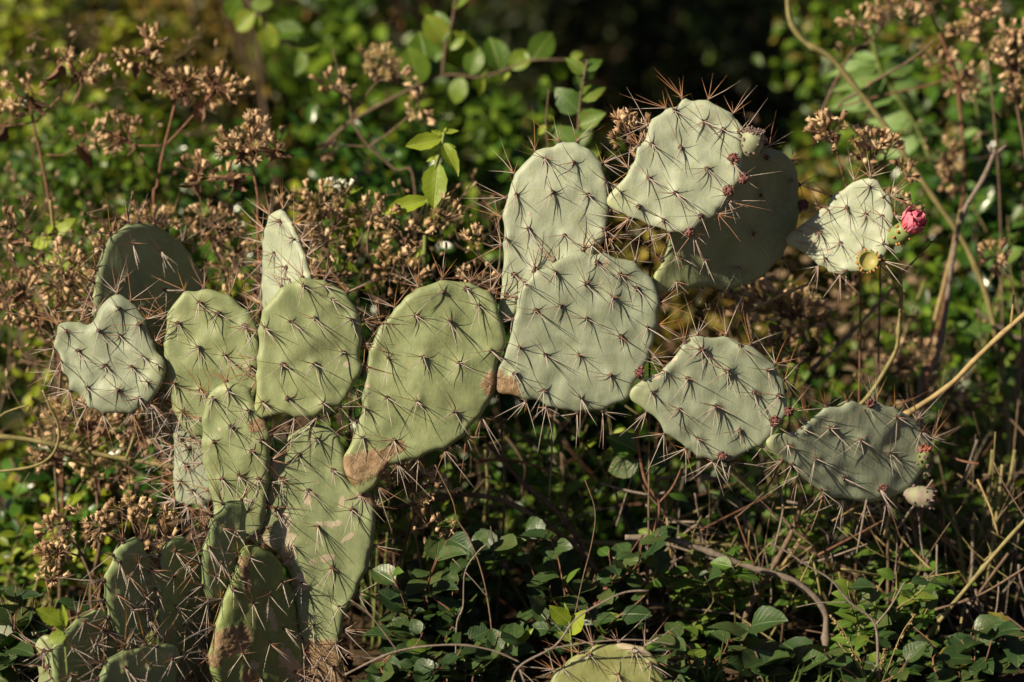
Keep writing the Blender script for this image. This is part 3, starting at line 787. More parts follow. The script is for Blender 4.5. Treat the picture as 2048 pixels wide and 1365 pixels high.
M['fruit_green'] = simple_material('green_fruit_skin', [(0.3, (0.15, 0.22, 0.07)), (0.7, (0.24, 0.30, 0.11))], 90, 0.5, 0.4, 0.3)
M['fruit_grey'] = simple_material('grey_fruit_skin', [(0.35, (0.30, 0.33, 0.21)), (0.7, (0.22, 0.24, 0.16))], 90, 0.6, 0.3, 0.4)
M['fruit_dry'] = simple_material('withered_fruit_end', [(0.3, (0.13, 0.085, 0.08)), (0.7, (0.28, 0.21, 0.19))], 200, 0.9, 0.1, 1.0, 0.003)
M['fruit_cup'] = simple_material('yellow_fruit_cup', [(0.3, (0.27, 0.24, 0.06)), (0.7, (0.38, 0.34, 0.12))], 130, 0.5, 0.4, 0.5)
M['petal'] = simple_material('pink_petal', [(0.3, (0.62, 0.10, 0.17)), (0.7, (0.80, 0.30, 0.38))], 60, 0.5, 0.3, 0.4, per_object=0.4, translucent=0.15)
M['fruit_blush'] = simple_material('blushed_fruit_skin', [(0.40, (0.26, 0.28, 0.18)), (0.62, (0.24, 0.17, 0.155))], 45, 0.65, 0.25, 0.6)
M['bud_tip'] = simple_material('red_bud_tip', [(0.3, (0.25, 0.09, 0.05)), (0.7, (0.40, 0.14, 0.10))], 200, 0.6, 0.3, 0.5)
M['petal_red'] = simple_material('red_petal', [(0.3, (0.48, 0.07, 0.05)), (0.7, (0.62, 0.15, 0.10))], 60, 0.5, 0.3, 0.4, per_object=0.4)

def on_pad(key, px, py, off=0.0):
    P = PADS[key]
    d = ray(px, py)
    loc, nor, fi, ds = P['bvh'].ray_cast(CAMLOC - P['org'], d)
    if loc is None:
        q = CAMLOC + d * ((P['A'] - CAMLOC).dot(P['n']) / d.dot(P['n']))
        loc, nor, fi, ds = P['bvh'].find_nearest(q - P['org'])
        loc = q - P['org']
    return loc + P['org'] + P['n'] * (off * PX)

def small_bud(key, px, py, r=11, axis=(0.25, -0.8, 0.45)):
    mb = MB()
    p = on_pad(key, px, py)
    ax = Vector(axis).normalized()
    a = ax.orthogonal().normalized(); b = ax.cross(a)
    lathe(mb, p - ax * PX * 3, ax, [(PX * r * s, PX * r * h) for s, h in ((0.55, 0), (0.9, 0.5), (1.0, 1.0), (0.85, 1.5), (0.45, 1.85))], 10, 0, 0.06)
    for k in range(34):
        h = rng.uniform(0.35, 1.8)
        rr = math.sqrt(max(0.05, 1 - ((h - 0.95) / 1.1) ** 2)) * r
        an = k * 2.4
        q = p + (a * math.cos(an) + b * math.sin(an)) * (rr * PX) + ax * ((h - 0.2) * r * PX)
        o = (q - p - ax * (r * 0.5 * PX)).normalized()
        blob(mb, q, o, PX * rng.uniform(1.6, 2.6), rng.choice((0, 0, 1)), 1.0)
    mb.build('bud', [M['bud'], M['areole']], PADS[key]['obj'], origin=PADS[key]['org'])
for key, zone, x, y, r in (('E', Z3, 1378, 466, 9), ('E', Z3, 1350, 642, 10), ('E', Z3, 1430, 572, 9), ('E', Z3, 1137, 865, 8), ('D', Z4, 620, 645, 9),
                           ('G', Z6, 437, 608, 9), ('G', Z6, 520, 552, 8), ('G', Z6, 126, 815, 8), ('H', Z6, 1002, 503, 7), ('H', Z6, 1085, 1000, 6), ('B', Z5, 868, 728, 9)):
    q = R(zone, [(x, y)])[0]
    small_bud(key, q[0], q[1], r)

def fruit(key, p0, p1, rad, mats, prof, bumps=16, name='fruit'):
    """p0 base, p1 tip in world space"""
    mb = MB()
    ax = (p1 - p0); L = ax.length; ax.normalize()
    a = ax.orthogonal().normalized(); b = ax.cross(a)
    n_end = len(prof)
    lathe(mb, p0, ax, [(rad * r, L * h) for r, h in prof], 16, 0, 0.025)
    for k in range(bumps):
        h = rng.uniform(0.2, 0.97); an = k * 2.4 + rng.uniform(-0.3, 0.3)
        rr = np.interp(h, [q[1] for q in prof[:-1]], [q[0] for q in prof[:-1]]) * rad
        q = p0 + (a * math.cos(an) + b * math.sin(an)) * rr + ax * (h * L)
        blob(mb, q, (a * math.cos(an) + b * math.sin(an)), PX * rng.uniform(2.5, 4.0), 1, 0.9)
    return mb, p0, ax, L

def add_fruit(key, zone, base, tip, rad, skin, end, depth=-14, bumps=16, shape='closed', label=None):
    b = R(zone, [base])[0]; t = R(zone, [tip])[0]
    p0 = on_pad(key, b[0], b[1]); p1 = on_pad(key, t[0], t[1], 0) + Vector((0, depth * PX, 0))
    d = ray(*t); p1 = CAMLOC + d * ((p0.y + depth * PX - CAMLOC.y) / d.y)
    prof = [(0.35, 0.0), (0.62, 0.12), (0.88, 0.32), (1.0, 0.55), (0.98, 0.75), (0.86, 0.92), (0.72, 0.98), (0.35, 0.94)]
    mb, p0, ax, L = fruit(key, p0, p1, rad * PX, None, prof, bumps)
    fr = mb.build('fruit', [M[skin], M['fruit_dry']], PADS[key]['obj'].parent)
    if label: fr['label'] = label
    m2 = MB()
    a = ax.orthogonal().normalized(); bb = ax.cross(a)
    top = p0 + ax * L * 0.93
    for k in range(22):
        an = k * 2.4; rr = rad * PX * rng.uniform(0.3, 0.85)
        q = top + (a * math.cos(an) + bb * math.sin(an)) * rr
        m2.tube([q, q + (ax + (a * math.cos(an) + bb * math.sin(an)) * 0.4) * PX * rng.uniform(4, 9)], [PX * 3.2, PX * 1.6], 5, 0)
    lathe(m2, top - ax * PX * 3, ax, [(rad * PX * 0.84, 0), (rad * PX * 0.8, PX * 5), (rad * PX * 0.4, PX * 7)], 12, 0, 0.1)
    m2.build('withered_end', [M[end]], fr, origin=parent_world(fr.parent))
    return fr
add_fruit('E', Z4, (300, 345), (335, 185), 23, 'fruit_grey', 'fruit_dry', depth=-12, bumps=22, label='dry grey-green fruit with a withered crown')
add_fruit('H', Z6, (1210, 1035), (1392, 1062), 23, 'fruit_blush', 'fruit_dry', depth=-16, bumps=20, label='grey-green fruit turning purple-brown at its withered end')
add_fruit('H', Z6, (1320, 880), (1340, 765), 15, 'fruit_green', 'bud_tip', depth=-14, bumps=34, label='small green fruit bud with a red tip')
add_fruit('H', Z6, (1325, 945), (1350, 868), 11, 'fruit_green', 'fruit_green', depth=10, bumps=20)

# cut fruit showing its hollow yellow cup
cp = on_pad('F', *R(Z4, [(1040, 1045)])[0])
dcup = ray(*R(Z4, [(1022, 975)])[0])
ctop = CAMLOC + dcup * ((cp.y - 26 * PX - CAMLOC.y) / dcup.y)
ax = (ctop - cp).normalized() * 0.35 + Vector((-0.05, -1.0, 0.22)).normalized()
ax.normalize()
mb = MB()
rad = 20 * PX
b0 = ctop - ax * 34 * PX
lathe(mb, b0, ax, [(rad * 0.4, 0), (rad * 0.85, 8 * PX), (rad * 1.12, 20 * PX), (rad * 1.06, 32 * PX), (rad * 0.98, 34 * PX), (rad * 0.90, 33 * PX)], 18, 0, 0.0, top=False)
a_ = ax.orthogonal().normalized(); b_ = ax.cross(a_)
for k in range(22):
    an = k * 2.4; h = (0.95 if k % 2 else rng.uniform(0.3, 0.9)) * 33 * PX
    q = b0 + (a_ * math.cos(an) + b_ * math.sin(an)) * rad * (1.08 if h > 20 * PX else 0.98) + ax * h
    blob(mb, q, (a_ * math.cos(an) + b_ * math.sin(an)) + ax * 0.3, PX * 3.2, 1, 1.0)
cup = mb.build('fruit', [M['fruit_green'], M['spine_amber']], arm)
cup['label'] = 'green fruit with an open hollow yellow cup'
mb = MB()
vs = []; fs = []
sides = 18
for r, h in ((0.90, 33.5), (0.80, 29), (0.5, 25), (0.0, 24)):
    for k in range(sides):
        an = 2 * math.pi * k / sides
        vs.append(b0 + (a_ * math.cos(an) + b_ * math.sin(an)) * rad * max(r, 0.02) + ax * h * PX)
for i in range(3):
    for k in range(sides):
        k2 = (k + 1) % sides
        fs.append((i * sides + k, (i + 1) * sides + k, (i + 1) * sides + k2, i * sides + k2))
mb.add(vs, fs)
mb.build('hollow_cup', [M['fruit_cup']], cup, origin=parent_world(arm))

# flower: green ovary with closed pink petals
p0 = on_pad('F', *R(Z4, [(1168, 850)])[0])
d = ray(*R(Z4, [(1265, 775)])[0]); p1 = CAMLOC + d * ((p0.y - 18 * PX - CAMLOC.y) / d.y)
prof = [(0.45, 0.0), (0.75, 0.15), (0.95, 0.4), (1.0, 0.65), (0.92, 0.9), (0.75, 1.0), (0.4, 0.98)]
mb, p0, ax, L = fruit('F', p0 - (p1 - p0) * 0.15, p1, 21 * PX, None, prof, 18)
ov = mb.build('flower_base', [M['fruit_green'], M['spine_amber']], arm)
ov['label'] = 'green spotted flower base at the end of the arm'
ax2 = (ax + Vector((0.05, -0.25, 0.35))).normalized()
a_ = ax2.orthogonal().normalized(); b_ = ax2.cross(a_)
def petal_mesh(L, Wd, curl):
    vs = []; fs = []
    nu, nv = 6, 4
    for i in range(nu + 1):
        t = i / nu
        w = Wd * (0.35 + 0.9 * math.sin(min(1.0, t * 0.9 + 0.08) * math.pi) ** 0.8)
        for j in range(nv + 1):
            s = j / nv * 2 - 1
            vs.append((s * w, t * L, curl * L * (t * t * 0.9 - 0.55 * t) + 0.35 * w * s * s + 0.22 * w * math.sin(5 * s + 9 * t + Wd * 9000) * t))
    for i in range(nu):
        for j in range(nv):
            k = i * (nv + 1) + j
            fs.append((k, k + 1, k + nv + 2, k + nv + 1))
    return vs, fs
top = p0 + ax * L * 0.88
for ring, (cnt, rr, LL, W_, mat, lean) in enumerate(((8, 15, 22, 10, 'petal_red', 0.35), (9, 14, 40, 15, 'petal', 0.42), (7, 9, 46, 15, 'petal', 0.20), (5, 5, 50, 13, 'petal', 0.04))):
    for k in range(cnt):
        an = 2 * math.pi * (k + 0.5 * ring) / cnt + rng.uniform(-0.2, 0.2)
        o = a_ * math.cos(an) + b_ * math.sin(an)
        yv = (ax2 + o * (lean + rng.uniform(-0.08, 0.08))).normalized()
        zv = (-o - yv * (-o).dot(yv)).normalized()
        xv = yv.cross(zv)
        vs, fs = petal_mesh(LL * PX * rng.uniform(0.85, 1.1), W_ * PX, rng.uniform(0.25, 0.5))
        q = top + o * rr * PX - Vector(arm.location)
        vs = [q + xv * v[0] + yv * v[1] + zv * v[2] for v in vs]
        link('petal', new_mesh('petal', vs, fs, [M[mat]]), ov)

# ---------------------------------------------------------------- plant helpers
prng = random.Random(5)
nprng = np.random.default_rng(7)

M['leaf_dark'] = leaf_material('dark_glossy_leaf', (0.018, 0.042, 0.014), (0.05, 0.095, 0.026), (0.085, 0.13, 0.045), 0.40, 0.42, 0.08, blotch=(0.10, 0.085, 0.03))
M['leaf_mid'] = leaf_material('mid_green_leaf', (0.042, 0.10, 0.014), (0.125, 0.225, 0.03), (0.19, 0.29, 0.075), 0.44, 0.38, 0.24, blotch=(0.18, 0.15, 0.03))
M['leaf_lime'] = leaf_material('bright_young_leaf', (0.17, 0.25, 0.016), (0.30, 0.38, 0.035), (0.38, 0.44, 0.10), 0.45, 0.4, 0.32)
M['leaf_round'] = leaf_material('round_olive_leaf', (0.06, 0.125, 0.012), (0.18, 0.28, 0.028), (0.24, 0.32, 0.07), 0.4, 0.4, 0.25, blotch=(0.26, 0.24, 0.03))
M['leaf_lance'] = leaf_material('lance_leaf', (0.081, 0.176, 0.041), (0.189, 0.297, 0.081), (0.297, 0.405, 0.162), 0.5, 0.4, 0.25)
M['leaf_dead'] = leaf_material('dead_leaf', (0.077, 0.045, 0.031), (0.224, 0.133, 0.084), (0.308, 0.196, 0.126), 0.8, 0.15, 0.08)
M['leaf_yellow'] = leaf_material('yellowing_leaf', (0.128, 0.104, 0.012), (0.208, 0.192, 0.024), (0.240, 0.208, 0.064), 0.5, 0.3, 0.25, blotch=(0.128, 0.056, 0.016))
M['twig_brown'] = simple_material('brown_twig', [(0.3, (0.096, 0.062, 0.042)), (0.7, (0.208, 0.144, 0.100))], 140, 0.8, 0.2, 0.5)
M['twig_grey'] = simple_material('grey_twig', [(0.3, (0.136, 0.104, 0.084)), (0.7, (0.264, 0.216, 0.184))], 140, 0.8, 0.2, 0.5)
M['stem_green'] = simple_material('green_stem', [(0.3, (0.12, 0.17, 0.04)), (0.7, (0.22, 0.26, 0.08))], 90, 0.55, 0.3, 0.2)
M['stem_olive'] = simple_material('olive_vine', [(0.3, (0.15, 0.13, 0.05)), (0.7, (0.29, 0.25, 0.11))], 60, 0.6, 0.3, 0.3)
M['stem_straw'] = simple_material('straw_stalk', [(0.3, (0.24, 0.17, 0.07)), (0.7, (0.40, 0.30, 0.14))], 60, 0.55, 0.35, 0.3)
M['stem_red'] = simple_material('reddish_stem', [(0.3, (0.12, 0.055, 0.035)), (0.7, (0.24, 0.12, 0.075))], 90, 0.65, 0.3, 0.3)
M['seed_brown'] = simple_material('dry_seed_head', [(0.2, (0.182, 0.112, 0.065)), (0.5, (0.454, 0.293, 0.164)), (0.8, (0.713, 0.529, 0.329))], 170, 0.8, 0.2, 0.6, per_object=0.6)
M['seed_pale'] = simple_material('pale_bract', [(0.3, (0.433, 0.278, 0.166)), (0.8, (0.739, 0.557, 0.386))], 170, 0.75, 0.2, 0.4, per_object=0.6)
M['pappus'] = simple_material('straw_fluff', [(0.3, (0.510, 0.360, 0.166)), (0.7, (0.750, 0.611, 0.345))], 200, 0.9, 0.1, 0.0, per_object=0.4, translucent=0.3)
M['white_floret'] = simple_material('white_floret', [(0.3, (0.55, 0.56, 0.45)), (0.7, (0.75, 0.75, 0.65))], 200, 0.7, 0.2, 0.2)

def leaf_mesh(mat, w=0.32, peak=0.42, fold=0.25, droop=0.25, serr=0.0, wave=0.0, segs=7, seed=0, point=1.0, twist=0.0):
    r = random.Random(seed)
    vs = []; fs = []
    ph = r.uniform(0, 6)
    for i in range(segs + 1):
        t = i / segs
        u = t ** (math.log(0.5) / math.log(peak))
        ww = w * max(0.0, math.sin(math.pi * u)) ** point
        if 0 < i < segs and serr:
            ww *= 1 + (serr if i % 2 else -serr)
        ww = max(ww, 0.012)
        for s in (-1, -0.5, 0, 0.5, 1):
            x = s * ww
            z = fold * abs(x) - droop * t * t + wave * abs(s) * math.sin(t * 9 + ph + (1.3 if s > 0 else 0)) + twist * x * t
            vs.append((x, t - 0.12 * droop * t * t, z))
    for i in range(segs):
        for j in range(4):
            k = i * 5 + j
            fs.append((k, k + 1, k + 6, k + 5))
    return new_mesh('leaf', vs, fs, [M[mat]])

SPEC = {
    'dark': [leaf_mesh('leaf_dark', 0.40, 0.40, fo, dr, 0.03, 0.02, 9, sd, 0.7, tw) for sd, (fo, dr, tw) in enumerate(((0.35, 0.2, 0.2), (0.15, 0.45, -0.2), (0.5, 0.1, 0.0), (0.0, 0.3, 0.4), (0.25, -0.1, -0.3)))],
    'mid': [leaf_mesh('leaf_mid', 0.34, 0.40, fo, dr, 0.04, 0.02, 8, sd, 0.85, tw) for sd, (fo, dr, tw) in enumerate(((0.3, 0.25, 0.2), (0.15, 0.4, -0.2), (0.4, 0.1, 0.0), (0.1, 0.3, 0.4)))],
    'lime': [leaf_mesh('leaf_lime', 0.29, 0.45, fo, dr, 0.05, 0.02, 8, sd, 0.85, tw) for sd, (fo, dr, tw) in enumerate(((0.3, 0.2, 0.1), (0.15, 0.35, -0.2), (0.35, 0.05, 0.2)))],
    'round': [leaf_mesh('leaf_round', 0.38, 0.5, fo, dr, 0.0, 0.015, 8, sd, 0.62, tw) for sd, (fo, dr, tw) in enumerate(((0.25, 0.15, 0.1), (0.1, 0.3, -0.1), (0.45, 0.1, 0.1), (0.3, 0.3, 0.2)))],
    'lance': [leaf_mesh('leaf_lance', 0.17, 0.40, fo, dr, 0.05, 0.02, 8, sd, 0.9, tw) for sd, (fo, dr, tw) in enumerate(((0.35, 0.25, 0.2), (0.2, 0.45, -0.2), (0.4, 0.1, 0.2)))],
    'dead': [leaf_mesh('leaf_dead', 0.26, 0.45, fo, dr, 0.10, 0.10, 8, sd, 0.8, tw) for sd, (fo, dr, tw) in enumerate(((1.2, 0.9, 0.9), (0.9, 1.2, -0.8), (1.5, 0.4, 0.5)))],
    'yellow': [leaf_mesh('leaf_yellow', 0.30, 0.42, fo, dr, 0.05, 0.03, 8, sd, 0.85, tw) for sd, (fo, dr, tw) in enumerate(((0.3, 0.35, 0.2), (0.2, 0.45, -0.3)))],
}

def place_leaf(parent, species, base, ydir, hint, length, wscale=1.0, org=None):
    y = Vector(ydir).normalized()
    z = Vector(hint) - y * Vector(hint).dot(y)
    if z.length < 1e-4:
        z = y.orthogonal()
    z.normalize()
    x = y.cross(z)
    o0 = org if org is not None else Vector(parent.location)
    b = Vector(base) - o0
    m = Matrix(((x.x * length * wscale, y.x * length, z.x * length, b.x), (x.y * length * wscale, y.y * length, z.y * length, b.y), (x.z * length * wscale, y.z * length, z.z * length, b.z), (0, 0, 0, 1)))
    return link('leaf', prng.choice(SPEC[species]), parent, m)

SUNCAM = (TO_SUN * 0.55 + Vector((0, -0.5, 0.25))).normalized()

def rnd_unit():
    v = Vector((prng.gauss(0, 1), prng.gauss(0, 1), prng.gauss(0, 1)))
    return v.normalized()

def hero_leaf(parent, species, b, t, Y, tilt=(0, 0, 0), dy=0.0, wscale=1.0):
    """leaf from photo point b to photo point t in the plane Y; tip may come nearer or farther by dy"""
    p0 = at(b[0], b[1], Y); p1 = at(t[0], t[1], Y + dy)
    d = p1 - p0
    return place_leaf(parent, species, p0, d, Vector((0, -1, 0.25)) + Vector(tilt), d.length, wscale)

def leafy_shrub(name, label, base, region, Yr, twigs, per, leaf_px, species, stem='twig_brown', group=None, r0=2.6, bow=0.15, start=0.35, extra=None, cat='shrub', hint_rand=0.4, mix=None):
    bp = base_at(*base)
    rt = root(name, bp, label, cat, group)
    mb = MB()
    for k in range(twigs):
        end = at(prng.uniform(region[0], region[1]), prng.uniform(region[2], region[3]), prng.uniform(*Yr))
        if end.z < ground_height(end.x, end.y) + 0.01:
            end.z = ground_height(end.x, end.y) + prng.uniform(0.01, 0.05)
        b = bp + Vector((prng.uniform(-0.03, 0.03), prng.uniform(-0.03, 0.03), -0.01))
        L = (end - b).length
        m1 = b.lerp(end, 0.35) + Vector((prng.uniform(-1, 1), prng.uniform(-1, 1), prng.uniform(0.2, 1.2))) * L * bow
        m2 = b.lerp(end, 0.7) + Vector((prng.uniform(-1, 1), prng.uniform(-1, 1), prng.uniform(0.0, 1.0))) * L * bow * 0.7
        path = spline([b, m1, m2, end], 0.02)
        n = len(path)
        mb.tube(path, [PX * (r0 * (1 - i / n) + 0.8) for i in range(n)], 5)
        for j in range(per):
            t = start + (1 - start) * (j + prng.uniform(0.2, 0.8)) / per
            i = min(n - 2, int(t * (n - 1)))
            tan = (path[i + 1] - path[i]).normalized()
            side = tan.cross(Vector((0, 0, 1)))
            side = side.normalized() if side.length > 1e-3 else Vector((1, 0, 0))
            sgn = 1 if j % 2 else -1
            d = tan * prng.uniform(0.1, 0.8) + side * sgn * prng.uniform(0.5, 1.0) + Vector((0, prng.uniform(-0.5, 0.2), prng.uniform(-0.35, 0.3)))
            hint = Vector((0, 0, 0.75)) + SUNCAM * 0.6 + rnd_unit() * hint_rand
            sp = species if not mix or prng.random() > mix[1] else mix[0]
            ln = PX * leaf_px * prng.uniform(0.6, 1.15)
            pt = path[i] + d.normalized() * PX * 5
            mb.tube([path[i], pt + d.normalized() * ln * 0.04], [PX * 1.0, PX * 0.8], 4)
            place_leaf(rt, sp, pt, d, hint, ln)
    if extra:
        extra(rt, mb)
    mb.build('stem', M[stem], rt)
    return rt

# ---- masses of foliage, one shrub at a time
LV = np.array([(0, 0, 0), (-0.30, 0.35, 0.10), (0.30, 0.35, 0.10), (0, 0.35, -0.02), (-0.24, 0.70, 0.05), (0.24, 0.70, 0.05), (0, 0.70, -0.05), (0, 1.0, -0.14)], float)
LF = [(0, 3, 1), (0, 2, 3), (1, 3, 6, 4), (3, 2, 5, 6), (4, 6, 7), (6, 5, 7)]

def leaf_cloud(name, parent, org, centers, lean, leaf, mat, wide=1.0, up=0.5, rnd=0.6):
    """many leaves as one part; centers Nx3 world, lean = per-leaf outward vectors"""
    n = len(centers)
    out = lean / (np.linalg.norm(lean, axis=1)[:, None] + 1e-9)
    nz = out * 0.5 + np.array([0, 0, up]) + np.array(SUNCAM) * 0.4 + nprng.normal(0, rnd * 1.25, (n, 3))
    nz /= np.linalg.norm(nz, axis=1)[:, None]
    yd = nprng.normal(0, 1, (n, 3)) + out * 0.8 + np.array([0, 0, -0.15])
    yd -= nz * np.sum(yd * nz, 1)[:, None]
    yd /= np.linalg.norm(yd, axis=1)[:, None]
    xd = np.cross(yd, nz)
    sz = leaf * nprng.uniform(0.55, 1.2, n)
    V = centers[:, None, :] + sz[:, None, None] * (LV[None, :, :1] * wide * xd[:, None] + LV[None, :, 1:2] * yd[:, None] + LV[None, :, 2:] * nz[:, None])
    V = V.reshape(-1, 3) - np.array(org)
    faces = [tuple(i + 8 * k for i in f) for k in range(n) for f in LF]
    me = bpy.data.meshes.new(name)
    me.from_pydata(V.tolist(), [], faces)
    me.polygons.foreach_set('use_smooth', np.ones(len(me.polygons), dtype=bool))
    me.materials.append(mat)
    me.update()
    o = link(name, me, parent)
    return o

def cloud_points(center, radii, n, clumps, spread, shell=0.55):
    c = nprng.normal(0, 1, (clumps, 3))
    c /= np.linalg.norm(c, axis=1)[:, None]
    rr = nprng.uniform(0, 1, clumps) ** (1 / 3) * (1 - shell) + shell * nprng.uniform(0.75, 1.0, clumps)
    c *= rr[:, None]
    idx = nprng.integers(0, clumps, n)
    p = c[idx] * np.array(radii) + nprng.normal(0, spread, (n, 3))
    return p + np.array(center), p / np.array(radii)

def foliage_mat(name, stops, rough=0.4, spec=0.5, trans=0.2):
    return simple_material(name, stops, 30, rough, spec, 0.0, island=0.75, translucent=trans)

FM = {
    'lime': foliage_mat('lime_foliage', [(0.05, (0.039, 0.061, 0.005)), (0.45, (0.135, 0.191, 0.010)), (0.75, (0.253, 0.296, 0.016)), (0.95, (0.332, 0.330, 0.032))], 0.42, 0.3, 0.28),
    'green': foliage_mat('green_foliage', [(0.05, (0.015, 0.040, 0.005)), (0.45, (0.057, 0.116, 0.010)), (0.8, (0.137, 0.223, 0.019)), (0.95, (0.229, 0.304, 0.032))], 0.38, 0.32, 0.24),
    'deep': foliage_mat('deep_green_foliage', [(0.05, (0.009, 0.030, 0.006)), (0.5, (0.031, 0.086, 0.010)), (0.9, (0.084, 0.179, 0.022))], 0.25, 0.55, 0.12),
    'olive': foliage_mat('olive_foliage', [(0.05, (0.048, 0.041, 0.008)), (0.4, (0.129, 0.116, 0.017)), (0.75, (0.231, 0.184, 0.027)), (0.95, (0.286, 0.150, 0.034))], 0.45, 0.4, 0.22),
    'rust': foliage_mat('rust_foliage', [(0.05, (0.084, 0.035, 0.017)), (0.5, (0.210, 0.098, 0.035)), (0.9, (0.294, 0.189, 0.070))], 0.55, 0.3, 0.2),
    'shade': foliage_mat('shade_dark_foliage', [(0.1, (0.008, 0.014, 0.004)), (0.6, (0.024, 0.038, 0.007)), (0.9, (0.06, 0.06, 0.012))], 0.5, 0.25, 0.1),  # near-black leaves: the shade of the rear thicket is put into the colour
    'dry': foliage_mat('dry_foliage', [(0.1, (0.056, 0.035, 0.021)), (0.5, (0.147, 0.098, 0.059)), (0.9, (0.280, 0.210, 0.133))], 0.8, 0.15, 0.1),
    'litter': foliage_mat('litter_leaves', [(0.1, (0.025, 0.016, 0.010)), (0.6, (0.075, 0.048, 0.028)), (0.95, (0.17, 0.115, 0.07))], 0.85, 0.12, 0.0),
}

def mass_shrub(label, cpx, cpy, Y, rx, ry, rd, n, leaf_px, kind, clumps=60, spread=0.03, second=None, name='shrub', wide=1.0, up=0.5):
    c = at(cpx, cpy, Y)
    g = ground_height(c.x, c.y)
    rt = root(name, Vector((c.x, c.y, g)), label, 'shrub', 'shrubs behind the cactus')
    rad = (rx * PX, rd, ry * PX)
    P, out = cloud_points(c, rad, n, clumps, spread)
    keep = P[:, 2] > g + 0.01
    P, out = P[keep], out[keep]
    o = leaf_cloud('foliage', rt, rt.location, P, out, leaf_px * PX, FM[kind], wide, up)
    o['kind'] = 'stuff'
    if second:
        kd, frac = second
        P, out = cloud_points(c, rad, int(n * frac), max(6, clumps // 5), spread * 1.2)
        keep = P[:, 2] > g + 0.01
        o = leaf_cloud('foliage', rt, rt.location, P[keep], out[keep], leaf_px * PX * 0.9, FM[kd], wide, up)
        o['kind'] = 'stuff'
    mb = MB()
    for k in range(9):
        e = c + Vector((prng.uniform(-0.7, 0.7) * rad[0], prng.uniform(-0.6, 0.6) * rad[1], prng.uniform(0.0, 0.7) * rad[2]))
        b = Vector((c.x + prng.uniform(-0.06, 0.06), c.y + prng.uniform(-0.05, 0.05), g - 0.02))
        m = b.lerp(e, 0.5) + Vector((prng.uniform(-0.1, 0.1), prng.uniform(-0.1, 0.1), 0.05))
        path = spline([b, m, e], 0.05)
        mb.tube(path, [PX * (7 * (1 - i / len(path)) + 1.5) for i in range(len(path))], 5)
    mb.build('stem', M['twig_brown'], rt)
    return rt

# ---- dried composite weeds
def head_meshes():
    res = {'cup': [], 'open': [], 'fluff': []}
    for v in range(4):
        mb = MB(); r = random.Random(v)
        z = Vector((0, 0, 1)); o = Vector((0, 0, 0))
        prof = ((0.10, 0.0), (0.22, 0.18), (0.26, 0.5), (0.34, 0.9))
        sides = 6; vs = []; fs = []
        for rr, h in prof:
            for k in range(sides):
                an = 2 * math.pi * k / sides
                j = r.uniform(0.85, 1.15)
                vs.append(Vector((math.cos(an) * rr * j, math.sin(an) * rr * j, h * (r.uniform(0.85, 1.1) if h > 0.8 else 1))))
        for i in range(3):
            for k in range(sides):
                k2 = (k + 1) % sides
                fs.append((i * sides + k, i * sides + k2, (i + 1) * sides + k2, (i + 1) * sides + k))
        fs.append(tuple(3 * sides + k for k in range(sides)))
        mb.add(vs, fs, 0)
        for k in range(5):
            an = k * 1.26 + v
            d = Vector((math.cos(an), math.sin(an), 0))
            mb.add([d * 0.24 + Vector((0, 0, 0.55)), d * 0.45 + Vector((0, 0, 1.05)), d.cross(z) * 0.1 + d * 0.3 + Vector((0, 0, 0.8))], [(0, 1, 2)], 1)
        me = new_mesh('seed_head', mb.v, mb.f, [M['seed_brown'], M['seed_pale']], mb.m, smooth=True)
        res['cup'].append(me)
    for v in range(3):
        mb = MB(); r = random.Random(20 + v)
        for k in range(9):
            an = k * 0.7 + r.uniform(-0.2, 0.2)
            tl = r.uniform(0.4, 1.2)
            d = Vector((math.cos(an) * math.sin(tl), math.sin(an) * math.sin(tl), math.cos(tl)))
            s = d.orthogonal().normalized() * 0.09
            mb.add([d * 0.1 - s * 0.5, d * 0.1 + s * 0.5, d * 0.75 + s, d * r.uniform(0.9, 1.1), d * 0.75 - s], [(0, 1, 2, 3, 4)], k % 2)
        me = new_mesh('seed_head', mb.v, mb.f, [M['seed_brown'], M['seed_pale']], mb.m, smooth=False)
        res['open'].append(me)
    for v in range(3):
        mb = MB(); r = random.Random(40 + v)
        for k in range(70):
            d = Vector((r.gauss(0, 1), r.gauss(0, 1), r.gauss(0.3, 0.9))).normalized()
            s = d.orthogonal().normalized() * 0.045
            L = r.uniform(0.65, 1.0)
            mb.add([-s, s, d * L], [(0, 1, 2)], 0)
        me = new_mesh('fluffy_head', mb.v, mb.f, [M['pappus']], mb.m, smooth=False)
        res['fluff'].append(me)
    return res
HEADS = head_meshes()

